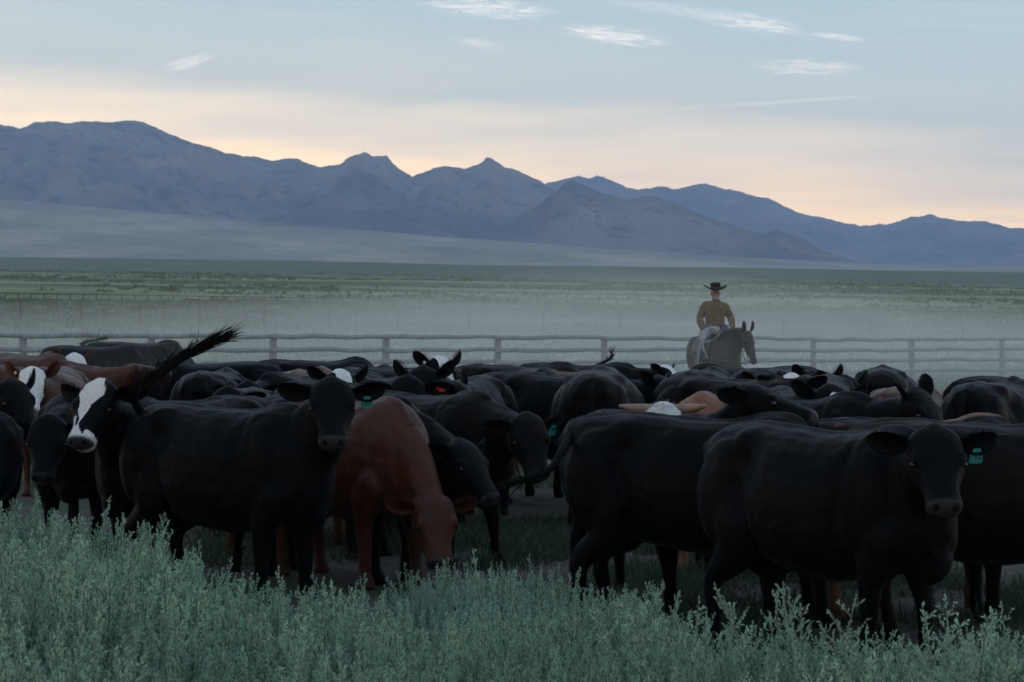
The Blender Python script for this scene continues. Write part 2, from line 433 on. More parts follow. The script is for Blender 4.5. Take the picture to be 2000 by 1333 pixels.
def mountain(name, prof, D, depth, base_z, u0, u1, nu, seed, rough):
    """heightfield with its crest on the traced skyline at distance D"""
    px = np.array([p[0] for p in prof], float); py = np.array([p[1] for p in prof], float)
    us = np.linspace(u0, u1, nu); nv = 90
    tv = np.concatenate([np.linspace(-1, 0, 60), np.linspace(0, .75, 31)[1:]])
    Uu, T = np.meshgrid(us, tv, indexing='ij')
    un = us[:, None] + np.zeros((nu, 1)); jag = (fbm(np.stack([us / 17., np.full(nu, seed), np.zeros(nu)], 1), 3) - .5) * 6 + (fbm(np.stack([us / 4., np.full(nu, seed), np.zeros(nu)], 1), 2) - .5) * 2.6
    crest = (HY - np.interp(Uu, px, py) + jag[:, None]) / FPX * D + HC
    Yw = D + T * depth
    X = (Uu - HX) / FPX * (D + .55 * T * depth); Y = Yw
    p = np.stack([X.ravel() / 520. + seed, Y.ravel() / 520., np.full(X.size, seed)], 1)
    r1 = fbm(p, 5).reshape(X.shape)
    rid = 1 - np.abs(2 * fbm(np.stack([X.ravel() / 300. + seed * 2, Y.ravel() / 900., np.zeros(X.size)], 1), 5).reshape(X.shape) - 1)
    rid2 = 1 - np.abs(2 * fbm(np.stack([X.ravel() / 120. + seed * 3, Y.ravel() / 420., np.full(X.size, 2.2)], 1), 4).reshape(X.shape) - 1)
    fine = fbm(np.stack([X.ravel() / 70., Y.ravel() / 140., np.full(X.size, seed)], 1), 4).reshape(X.shape) - .5
    fall = np.clip(1 - np.abs(T), 0, 1)
    shape = np.where(T < 0, fall ** 1.35, np.clip(1 - T / .75, 0, 1) ** .8)
    h = np.maximum(crest - base_z, 0)
    env = np.sin(np.pi * np.clip(fall, 0, 1))                       # no relief at the crest or the toe
    Z = base_z - 25 + (h + 25) * shape * (1 + rough * env * ((rid - .75) * 2.1 + (r1 - .5) * .7 + (rid2 - .75) * .55)) + fine * 30 * env
    V = np.stack([X, Y, Z], -1).reshape(-1, 3)
    i, j = np.meshgrid(np.arange(nu - 1), np.arange(nv - 1), indexing='ij'); a = (i * nv + j).ravel()
    o = link(name, fast_mesh(name, V, np.stack([a, a + nv, a + nv + 1, a + 1], 1), True), MOUNT, kind='structure')
    return o
SKY1 = [(-900, 330), (-500, 300), (-250, 262), (-90, 236), (0, 243), (40, 250), (70, 241), (105, 238), (130, 242), (165, 237), (210, 239), (255, 236), (275, 237),
        (330, 262), (400, 288), (475, 307), (495, 304), (530, 315), (560, 311), (585, 313), (620, 327), (664, 320), (690, 305), (712, 298), (730, 306), (756, 305),
        (768, 320), (805, 346), (843, 331), (847, 328), (870, 324), (910, 330), (943, 316), (948, 308), (956, 308), (965, 314), (978, 322), (985, 328), (1000, 330), (1060, 356),
        (1110, 385), (1180, 420), (1260, 455), (1350, 500), (1420, 540)]
SKY2 = [(760, 540), (900, 470), (1000, 430), (1060, 395), (1100, 361), (1115, 352), (1135, 357), (1170, 375), (1225, 392), (1260, 385), (1290, 388), (1400, 430), (1480, 455), (1520, 450),
        (1545, 458), (1600, 485), (1650, 505), (1720, 535)]
SKY3 = [(900, 420), (1000, 385), (1050, 364), (1085, 354), (1130, 343), (1150, 350), (1165, 345), (1190, 350), (1245, 374), (1295, 364), (1315, 370), (1375, 358), (1400, 364), (1465, 382),
        (1500, 388), (1555, 415), (1600, 424), (1625, 430), (1680, 442), (1740, 437), (1780, 425), (1815, 420), (1860, 430), (1900, 431), (1925, 431), (1970, 447), (2000, 446), (2150, 452), (2400, 430), (2900, 470)]
mountain('hills', SKY3, 9200., 2400., 90., 880, 2900, 700, 5.0, .45)
mountain('hills', SKY1, 6600., 2300., 95., -900, 1420, 900, 1.0, .48)
mountain('hills', SKY2, 5400., 900., 80., 760, 1720, 520, 9.0, .55)

# ------------------------------------------------------------------ fences
WOOD = plain('weathered_wood', (.175, .19, .205), .85, .35, 6.0, .6, 30.0)
WOODR = plain('reddish_post_wood', (.11, .045, .040), .85, .3, 6.0)
WOODD = plain('dark_post_wood', (.05, .047, .045), .85, .3, 6.0)
STEEL = plain('steel_wire', (.20, .20, .21), .5, .1, 4.0, metal=.6)
def log_mesh(L, r, seed, n=8, k=7, taper=.82):
    rs = random.Random(seed); pts = []; ra = []
    for i in range(k):
        t = i / (k - 1)
        pts.append((L * t, rs.uniform(-.012, .012) * (0 < i < k - 1), rs.uniform(-.02, .02) * (0 < i < k - 1))); ra.append(r * (1 + (taper - 1) * t) * rs.uniform(.93, 1.07))
    return MB().tube(pts, ra, n=n).mesh('rail')
def rail_fence():
    # post columns in the picture and scale at each (posts 2.44 m apart)
    cols = [-210, 48, 295, 535, 752, 970, 1180, 1388, 1590, 1780, 1957, 2130]
    sc = [106, 103, 100.5, 98, 93, 89.5, 87, 84.5, 81, 77.5, 74, 71.5]
    root = link('rail_fence', None, loc=at(cols[0], sc[0]), label='weathered grey log rail fence of four rails behind the herd', category='fence')
    base = root.location.copy()
    pm = [MB().tube([(0, 0, -.35), (.0, .01, .5), (.01, 0, 1.3)], [.088, .082, .076], n=8).mesh('post') for _ in (0, 1)]
    for m in pm: m.materials.append(WOOD)
    rails = [log_mesh(2.5, .050, k) for k in range(5)]
    for m in rails: m.materials.append(WOOD)
    P = [at(c, s) for c, s in zip(cols, sc)]
    for i, p in enumerate(P):
        o = link('post', pm[i % 2], parent=root); o.location = p - base; o.rotation_euler = (rad(random.uniform(-1.5, 1.5)), rad(random.uniform(-1.5, 1.5)), random.uniform(0, 6))
    for i in range(len(P) - 1):
        for k, z in enumerate((1.27, 1.00, .74, .47)):
            a = P[i] + Vector((0, -.12, z + random.uniform(-.02, .02))); c = P[i + 1] + Vector((0, -.12, z + random.uniform(-.02, .02)))
            d = c - a
            o = link('rail', rails[(i * 3 + k * 2) % 5], parent=root)
            o.rotation_mode = 'QUATERNION'; o.rotation_quaternion = d.to_track_quat('X', 'Z')
            o.location = a - base - d.normalized() * .03; o.scale = (d.length / 2.44, 1, 1)
    return P
FENCE_P = rail_fence()
def wire_fence():
    root = link('wire_fence', None, loc=at(-120, 27), label='thin wire fence with reddish wooden posts beyond the rail fence', category='fence'); base = root.location.copy()
    pm = MB().tube([(0, 0, -.3), (0, 0, 1.35)], [.10, .09], n=8).mesh('post'); pm.materials.append(WOODR)
    pm2 = MB().tube([(0, 0, -.3), (0, 0, 1.35)], [.10, .09], n=8).mesh('post'); pm2.materials.append(WOODD)
    st = MB().box((0, 0, .55), (.028, .028, .72)).mesh('stake', False); st.materials.append(STEEL)
    cols = [-100, 40, 158, 272, 390, 516, 644, 778, 917, 1062, 1212, 1368, 1530, 1700, 1880, 2080]
    sc = np.interp(cols, [-100, 158, 390, 644, 917, 2080], [26.5, 27, 28, 29, 29.5, 31])
    P = [at(c, s) for c, s in zip(cols, sc)]
    for i, p in enumerate(P):
        link('post', pm if i in (3, 4, 5, 2) else pm2, parent=root, loc=p - base)
        if i + 1 < len(P):
            for t in (.33, .67):
                c = p.lerp(P[i + 1], t); c.z = gz1(c.x, c.y); link('stake', st, parent=root, loc=c - base)
    for z in (.35, .75, 1.15):
        mb = MB(); mb.tube([tuple(p - base + Vector((0, 0, z))) for p in P], [.008] * len(P), side=(0, 0, 1), n=4); link('wire', mb.mesh('wire'), STEEL, parent=root)
wire_fence()
def far_fence():
    cols = np.arange(-40, 1160, 25.3); sc = np.interp(cols, [-40, 1160], [15.4, 15.8])
    P = [at(c, s) for c, s in zip(cols, sc)]
    root = link('pole_fence', None, loc=P[0], label='tiny pole fence with one top rail crossing the far pasture', category='fence'); base = P[0].copy()
    pm = MB().tube([(0, 0, -.3), (0, 0, .75)], [.065, .06], n=6).mesh('post'); pm.materials.append(WOODD)
    for p in P: link('post', pm, parent=root, loc=p - base)
    for i in range(len(P) - 1):
        a = P[i] - base + Vector((0, 0, .68)); c = P[i + 1] - base + Vector((0, 0, .68))
        link('rail', MB().tube([tuple(a), tuple(c)], [.05, .045], side=(0, 0, 1), n=6).mesh('rail'), WOODD, parent=root)
far_fence()
# ------------------------------------------------------------------ cattle
BODY_K = np.array([  # x, top, bottom, half width
    (-.85, 1.14, 1.00, .05), (-.81, 1.235, .84, .14), (-.72, 1.285, .72, .215), (-.54, 1.315, .62, .265), (-.36, 1.318, .55, .30),
    (-.12, 1.298, .49, .365), (.12, 1.285, .465, .39), (.36, 1.292, .475, .36), (.55, 1.318, .51, .30), (.70, 1.312, .54, .25),
    (.84, 1.23, .57, .20), (.94, 1.10, .63, .13), (.985, .98, .76, .04)])
HEAD_K = np.array([  # t, half width, up, down
    (-.080, .030, .025, .040), (-.066, .070, .055, .075), (-.03, .100, .078, .115), (.03, .112, .086, .148), (.09, .116, .083, .166), (.15, .114, .074, .166),
    (.20, .098, .066, .154), (.26, .078, .060, .134), (.32, .067, .058, .118), (.365, .070, .059, .113), (.405, .073, .055, .104), (.437, .061, .040, .080), (.449, .038, .019, .045)])
def unit(v): v = np.asarray(v, float); return v / (np.linalg.norm(v) + 1e-12)
def dirv(yaw, pitch):
    y, p = rad(yaw), rad(pitch); return np.array([math.cos(p) * math.cos(y), math.cos(p) * math.sin(y), math.sin(p)])
def frame_up(d):
    """forehead-side normal of a head or neck that points along d"""
    s = unit(np.cross((0, 0, 1), d)) if abs(d[2]) < .995 else np.array([0, 1., 0])
    return s, unit(np.cross(d, s))          # s = left, up

def ear_mesh(L=.22, W=.070, n=9, m=9):
    """cupped leaf-shaped ear along +x, opening toward +z, with thickness"""
    V = []; F = []
    prof_t = [0, .12, .3, .5, .7, .86, .96, 1.0]; prof_w = [.34, .60, .92, 1.0, .90, .68, .42, .08]
    for side in (0, 1):
        for i in range(m):
            t = i / (m - 1); w = W * float(np.interp(t, prof_t, prof_w))
            for j in range(n):
                u = -1 + 2 * j / (n - 1)
                cup = .036 * (u * u) * (1 - .55 * t) * (w / W) + .012 * math.sin(t * 3.0)
                th = .011 * (1 - u * u) ** .5 * (1 - .5 * t) + .002
                V.append((L * t, w * u * (1 - .16 * abs(u)), cup + (-th if side else 0.0)))
    k = m * n
    for i in range(m - 1):
        for j in range(n - 1):
            a = i*n+j; F.append((a, a+1, a+n+1, a+n)); F.append((k+a, k+a+n, k+a+n+1, k+a+1))
    for i in range(m - 1):
        for j in (0, n - 1):
            a = i*n+j; F.append((a, a+n, k+a+n, k+a) if j == 0 else (a, k+a, k+a+n, a+n))
    for j in range(n - 1):
        F.append((j, k+j, k+j+1, j+1)); a = (m-1)*n+j; F.append((a, a+1, k+a+1, k+a))
    return V, F
EAR_V, EAR_F = ear_mesh()
EYE_ME = MB().ell((0, 0, 0), (.021, .021, .021), n=12, m=8).mesh('eye'); EYE_ME.materials.append(MAT['eye'])
def tag_mesh():
    o = [(-.020, 0), (.020, 0), (.024, -.022), (.037, -.030), (.037, -.070), (.030, -.078), (-.030, -.078), (-.037, -.070), (-.037, -.030), (-.024, -.022)]
    k = len(o); V = [(0, y, z) for y, z in o] + [(.004, y, z) for y, z in o]
    F = [tuple(range(k)), tuple(range(2 * k - 1, k - 1, -1))] + [(i, i + k, (i + 1) % k + k, (i + 1) % k) for i in range(k)]
    return MB().add(V, F).mesh('ear_tag', False)
TAG_ME = {}
for _k in ('teal', 'redtag', 'whitetag'):
    TAG_ME[_k] = tag_mesh(); TAG_ME[_k].materials.append(MAT[_k])
BUT_ME = MB().ell((0, 0, 0), (.006, .017, .017), n=10, m=6).mesh('ear_tag'); BUT_ME.materials.append(MAT['whitetag'])

def strands(rng, starts, dirs, lens, r, seg=4, curl=.25, droop=-.15):
    """thin tapered three-sided hairs, returned as (V, F) arrays"""
    V = []; F = []; n = 0
    for s0, d, L in zip(starts, dirs, lens):
        d = unit(d); p = np.array(s0, float); pts = [p.copy()]
        bend = rng.normal(size=3) * curl
        for k in range(seg):
            d = unit(d + bend / seg + np.array([0, 0, droop]) / seg); p = p + d * L / seg; pts.append(p.copy())
        a = unit(np.cross(d, (0.3, .5, .8))); b2 = np.cross(d, a)
        for k, q in enumerate(pts[:-1]):
            rr = r * (1 - k / seg * .75)
            for t in (0, 2.094, 4.189): V.append(q + rr * (math.cos(t) * a + math.sin(t) * b2))
        V.append(pts[-1])
        for k in range(seg - 1):
            for j in range(3):
                j2 = (j + 1) % 3; F.append((n+3*k+j, n+3*k+j2, n+3*k+3+j2)); F.append((n+3*k+j, n+3*k+3+j2, n+3*k+3+j))
        e = n + 3 * seg
        for j in range(3): F.append((e-3+j, e-3+(j+1) % 3, e))
        n = e + 1
    return np.array(V), F

def make_tail(parent, pts, mat, rng, hair_from=.55, n_hair=70, hair_len=.32, spread=.3, r0=.032, r1=.012, wisp=0, droop=-.2):
    """tail dock along pts (cow space) and its switch of hair as a sub-part"""
    P = np.array(pts, float); t = np.arange(len(P)); tq = np.linspace(0, len(P) - 1, 6 * len(P))
    C = np.stack([catmull(t, P[:, k], tq) for k in range(3)], 1)
    mb = MB(); mb.tube(C, np.linspace(r0, r1, len(C)), n=8)
    o = link('tail', mb.mesh('tail'), mat, parent=parent)
    tg = np.gradient(C, axis=0)
    S = []; Dd = []; Ln = []
    for k in range(n_hair):
        f = rng.uniform(hair_from, 1.0); i = int(f * (len(C) - 1))
        S.append(C[i] + rng.normal(size=3) * r1 * .8); Dd.append(unit(tg[i]) + rng.normal(size=3) * spread * (.6 + .4 * f)); Ln.append(hair_len * rng.uniform(.55, 1.1))
    V, F = strands(rng, S, Dd, Ln, .0052, 4, spread * .8, droop)
    mh = MB().add(V, F)
    if wisp:
        S = []; Dd = []; Ln = []
        for k in range(wisp):
            f = rng.uniform(.35, .9); i = int(f * (len(C) - 1)); S.append(C[i]); Dd.append(unit(tg[i]) * .8 + np.array([0, 0, 1.0]) * rng.uniform(.1, .9) + rng.normal(size=3) * .35); Ln.append(hair_len * rng.uniform(.5, 1.1))
        V, F = strands(rng, S, Dd, Ln, .0045, 5, .9, -.1); mh.add(V, F)
    link('tail_hair', mh.mesh('tail_hair'), mat, parent=o, kind='stuff')
    return o

def cow_mesh(c):
    """returns body mesh and head frame"""
    k = c.get('k', 1.0); fat = c.get('fat', 1.0)
    mb = MB()
    xq = np.linspace(BODY_K[0, 0], BODY_K[-1, 0], 34)
    top, bot, wid = [catmull(BODY_K[:, 0], BODY_K[:, i], xq) for i in (1, 2, 3)]
    bot = bot + c.get('tuck', 0.0) * np.clip(-xq, 0, 1)
    rings = []
    for x, t, b, w in zip(xq, top, bot, wid):
        zc = b + (t - b) * .50
        rings.append(egg((x, 0, zc), (0, 1, 0), (0, 0, 1), max(w, .01) * fat, t - zc, zc - b, 24, 2.35))
    mb.loft(rings)
    for s in (-1, 1):
        mb.ell((-.79, s * .095, 1.15), (.06, .045, .06))
        mb.ell((.58, s * .215, .93), (.16, .10, .30)); mb.ell((.66, s * .20, .74), (.15, .10, .14)); mb.ell((-.56, s * .19, .92), (.24, .125, .32))
    mb.ell((0.60, 0, 1.27), (.20, .10, .065)); mb.ell((-.44, 0, .55), (.15, .12, .10)); mb.ell((.82, 0, .62), (.15, .11, .14))
    # legs
    g = c.get('gait', (0, 0, 0, 0))
    for s, dx in ((1, g[0]), (-1, g[1])):
        mb.tube([(.60, s * .185, .80), (.60, s * .185, .62), (.585 + dx * .3, s * .18, .50), (.60 + dx * .6, s * .175, .36), (.60 + dx * .8, s * .17, .20), (.60 + dx, s * .17, .095), (.625 + dx, s * .17, .05), (.63 + dx, s * .17, 0.0)],
                [.11, .10, .075, .054, .041, .047, .052, .062], [.15, .135, .095, .064, .045, .055, .062, .075], n=12, sub=2)
    for s, dx in ((1, g[2]), (-1, g[3])):
        mb.tube([(-.52, s * .17, .95), (-.44 + dx * .1, s * .20, .74), (-.48 + dx * .3, s * .195, .58), (-.645 + dx * .6, s * .175, .44), (-.665 + dx * .75, s * .17, .34), (-.645 + dx * .9, s * .17, .2), (-.635 + dx, s * .17, .095), (-.61 + dx, s * .17, .05), (-.605 + dx, s * .17, 0)],
                [.13, .125, .09, .052, .046, .040, .046, .05, .06], [.26, .20, .125, .075, .06, .045, .055, .062, .075], n=12, sub=2)
    XS = .91
    for a_ in mb.v: a_[:, 0] *= XS
    # neck
    ny, npi = c.get('ny', 0), c.get('np', 25); nl = c.get('nl', .56)
    B = np.array([.58, 0, 1.04]); d = dirv(ny, npi)
    poll = B + d * nl
    P0 = np.array([.36, 0, 1.02]); P1 = B + np.array([.0, 0, 0.0]); P2 = B + .42 * nl * unit(d * 1.4 + np.array([.55, 0, 0])); P3 = poll
    # head frame
    HW = 1.30
    hy = c['hy'] - c['yaw']; hd = dirv(hy, c['hp']); hs, hu = frame_up(hd)
    if c.get('roll'):
        a = rad(c['roll']); hs, hu = hs * math.cos(a) + hu * math.sin(a), hu * math.cos(a) - hs * math.sin(a)
    P3 = poll + hd * .035 - hu * .045
    pts = np.array([P0, P1, P2, P3]); t = np.arange(4); tq = np.linspace(0, 3, 13)
    C = np.stack([catmull(t, pts[:, q], tq) for q in range(3)], 1)
    up_ = np.interp(tq, [0, 1, 2, 3], [.28, .25, .175, .10]); dn_ = np.interp(tq, [0, 1, 2, 3], [.42, .38, .26, .14]); w_ = np.interp(tq, [0, 1, 2, 3], [.25, .21, .155, .10])
    tg = np.gradient(C, axis=0); rings = []
    for q, dd, u_, d_, w in zip(C, tg, up_, dn_, w_):
        dd = unit(dd); sd = np.cross((0, 0, 1), dd); sd = unit(sd) if np.linalg.norm(sd) > .25 else hs
        rings.append(egg(q, sd, unit(np.cross(dd, sd)), w, u_, d_, 18, 2.1))
    mb.loft(rings)
    # head
    tq = np.linspace(HEAD_K[0, 0], HEAD_K[-1, 0], 22); hw, hup, hdn = [catmull(HEAD_K[:, 0], HEAD_K[:, i], tq) for i in (1, 2, 3)]
    mb.loft([egg(poll + hd * t_, hs, hu, max(w * HW, .008), max(u_ * 1.06, .006), max(d_, .006), 20, 2.3) for t_, w, u_, d_ in zip(tq, hw, hup, hdn)])
    R = np.stack([hd, hs, hu], 1)
    for s in (-1, 1):
        mb.ell(poll + R @ np.array([.130, s * .118, .040]), (.05, .034, .036), R); mb.ell(poll + R @ np.array([.10, s * .088, -.10]), (.09, .038, .06), R)
        mb.ell(poll + R @ np.array([.402, s * .050, .014]), (.04, .036, .040), R)
    mb.ell(poll + R @ np.array([-.055, 0, .015]), (.05, .075, .06), R)
    mb.ell(poll + R @ np.array([.385, 0, -.080]), (.06, .055, .03), R)
    vox = c.get('vox', .017)
    me = remesh(mb, 'cow_body', vox, 5 if vox < .02 else 3)
    V = co(me); N = nor(me)
    H = (V - poll) @ R
    inh = (H[:, 0] > -.10) & (np.abs(H[:, 1]) < .18) & (H[:, 2] > -.20) & (H[:, 2] < .16)
    # hide folds, ribs and muscle
    sd = c['seed'] * 3.7
    sg = np.abs(V[:, 1]); hook = .022 * np.exp(-(((V[:, 0] - .44) / .05) ** 2 + ((sg - .20) / .10) ** 2 + ((V[:, 2] - 1.16) / .16) ** 2)) + .012 * np.exp(-(sg / .03) ** 2) * (V[:, 2] > 1.15) + .050 * np.exp(-(((V[:, 0] + .36) / .085) ** 2 + ((np.abs(V[:, 1]) - .22) / .10) ** 2 + ((V[:, 2] - 1.235) / .07) ** 2))
    disp = (fbm(V * 4.0 + sd, 3) - .5) * .036 + (fbm(V * 13.0 + sd, 2) - .5) * .008 + hook
    lat = np.clip(np.abs(N[:, 1]), 0, 1)
    ribs = np.sin((V[:, 0] + .25 * (V[:, 2] - .9)) * 2 * math.pi / .105) * .0014 * sstep(-.25, -.1, V[:, 0]) * (1 - sstep(.3, .45, V[:, 0])) * lat * c.get('ribs', 1.0)
    flank = -.046 * np.exp(-(((V[:, 0] + .30) / .10) ** 2 + ((V[:, 2] - 1.10) / .12) ** 2)) * lat
    sho = -.024 * np.exp(-((V[:, 0] - .38 - .10 * (V[:, 2] - .9)) / .035) ** 2) * sstep(.65, .8, V[:, 2]) * lat
    thigh = -.026 * np.exp(-((V[:, 0] + .30 + .35 * (V[:, 2] - .75)) / .04) ** 2) * sstep(.55, .65, V[:, 2]) * (1 - sstep(.95, 1.1, V[:, 2])) * lat
    neckf = np.sin(V[:, 0] * 46 + V[:, 2] * 9) * .004 * sstep(.66, .76, V[:, 0]) * (~inh) * lat
    disp = np.where(inh, disp * .18, disp + ribs + flank + sho + thigh + neckf)
    for s in (-1, 1):                                  # nostrils and eye sockets
        q = np.linalg.norm((H - np.array([.431, s * .050, .020])) / np.array([.022, .017, .022]), axis=1); disp = disp - inh * .022 * np.exp(-q ** 2)
        q = np.linalg.norm((H - np.array([.155, s * .142, .018])) / np.array([.03, .03, .022]), axis=1); disp = disp - inh * .008 * np.exp(-q ** 2)
    disp = disp - inh * .006 * np.exp(-((H[:, 2] + .052) / .008) ** 2) * sstep(.30, .34, H[:, 0])      # mouth line
    V2 = V + N * disp[:, None]
    set_co(me, V2 * k)
    # markings
    nz = fbm(V * 14 + sd, 3) - .5; wst = c.get('white', ''); w = np.zeros(len(V)); au = np.abs(H[:, 1])
    if wst == 'face':            # whole face white
        w = inh * sstep(.16, .10, au + nz * .04) * sstep(-.10, -.06, H[:, 0]) * sstep(-.13, -.07, H[:, 2] + nz * .06)
    elif wst == 'half':          # white forehead and blaze, dark cheeks
        w = inh * sstep(.095, .06, au + nz * .07 + .03 * sstep(.2, .5, H[:, 0])) * sstep(-.02, .02, H[:, 2])
    elif wst == 'blaze':         # forehead diamond narrowing on the nose, white muzzle sides
        wd = np.interp(H[:, 0], [-.09, 0, .07, .13, .19, .25, .30, .36, .46], [.035, .085, .100, .060, .050, .010, .004, .05, .085])
        cx = np.interp(H[:, 0], [-.1, .1, .2, .3, .4, .5], [0, 0, -.025, -.035, -.03, 0])
        w = inh * sstep(.014, -.014, np.abs(H[:, 1] - cx) - wd + nz * .05) * sstep(-.03, .0, H[:, 2])
        w = np.maximum(w, inh * sstep(.32, .37, H[:, 0] + nz * .05) * sstep(.03, .045, au + sstep(.0, -.05, H[:, 2]) * .03))
        w = np.maximum(w, inh * sstep(.21, .25, H[:, 0]) * sstep(-.055, -.075, H[:, 1] + nz * .03))
    elif wst == 'spot':
        w = inh * sstep(.055, .03, np.hypot(H[:, 0] - .05, H[:, 1]) + nz * .05) * (H[:, 2] > 0)
    elif wst == 'lip':
        w = inh * sstep(.03, .015, np.linalg.norm(H - np.array([.44, -.03, .0]), axis=1) + nz * .01)
    attr(me, 'white', w)
    sk = inh * sstep(.385, .41, H[:, 0]) * sstep(-.05, -.03, H[:, 2]) * (.35 if wst == 'face' else 1.0)
    dk = np.zeros(len(V))
    for s in (-1, 1):
        dk = np.maximum(dk, inh * sstep(1.25, .6, np.linalg.norm((H - np.array([.431, s * .050, .016])) / np.array([.026, .018, .024]), axis=1)))
        dk = np.maximum(dk, inh * .8 * np.exp(-np.linalg.norm((H - np.array([.155, s * .145, .018])) / np.array([.032, .03, .022]), axis=1) ** 2))
    attr(me, 'dark', dk)
    attr(me, 'skin', sk)
    return me, poll * k, R, k

def poll_of(c):
    k = c.get('k', 1.0); nl = c.get('nl', .56)
    p = (np.array([.58, 0, 1.04]) + dirv(c.get('ny', 0), c.get('np', 25)) * nl) * k
    w = Matrix.Rotation(rad(c['yaw']), 3, 'Z') @ Vector(p) + at(c['px'], c['s'])
    return HX + w.x / w.y * FPX, HY + (HC - w.z) / w.y * FPX
def solve_aim(c):
    tx, ty = c['aim']
    for _ in range(30):
        x, y = poll_of(c)
        c['px'] += (tx - x) * .9
        c['np'] = max(-60, min(55, c.get('np', 25) + (y - ty) / (c.get('nl', .56) * c['s'] * .0175) * .5))
    x, y = poll_of(c)
    if abs(y - ty) > 6: print('aim misses by', round(y - ty), c['label'], c['np'])
def coat_hair(me, col, parent, n, rng, L=.021, w=.0014):
    """short hairs lying back over the hide"""
    V = co(me); N = nor(me)
    tri = np.empty(len(me.polygons) * 4, np.int32); me.loops.foreach_get('vertex_index', tri[:len(me.loops)]) if len(me.loops) == len(tri) else None
    if len(me.loops) != len(tri): return
    q = tri.reshape(-1, 4); e = rng.integers(0, len(q), n); a = rng.dirichlet((1, 1, 1, 1), n)[:, :, None]
    P = (V[q[e]] * a).sum(1); Nn = (N[q[e]] * a).sum(1)
    flow = np.tile(np.array([-1.0, 0, -.55]), (n, 1)) + (fbm(P * 3.1 + 4, 2)[:, None] - .5) * np.array([0, 0, 2.2]) + rng.normal(size=(n, 3)) * .28
    flow -= Nn * (flow * Nn).sum(1)[:, None]; flow /= np.linalg.norm(flow, axis=1)[:, None] + 1e-9
    d = flow + Nn * rng.uniform(.12, .75, n)[:, None]; d /= np.linalg.norm(d, axis=1)[:, None]
    sd = np.cross(d, Nn); sd /= np.linalg.norm(sd, axis=1)[:, None] + 1e-9
    Ls = L * rng.uniform(.5, 1.25, n)[:, None]; P = P - Nn * .002
    T = np.stack([P - sd * w, P + sd * w, P + d * Ls], 1).reshape(-1, 3)
    m2 = fast_mesh('coat_hair', T, np.arange(3 * n).reshape(-1, 3))
    for nm in ('white', 'skin', 'dark'):
        src = np.empty(len(V), np.float32); me.attributes[nm].data.foreach_get('value', src)
        val = (src[q[e]] * a[:, :, 0]).sum(1); attr(m2, nm, np.repeat(val, 3))
    link('coat_hair', m2, MAT['fur' + col], parent=parent, kind='stuff')
COWS = []
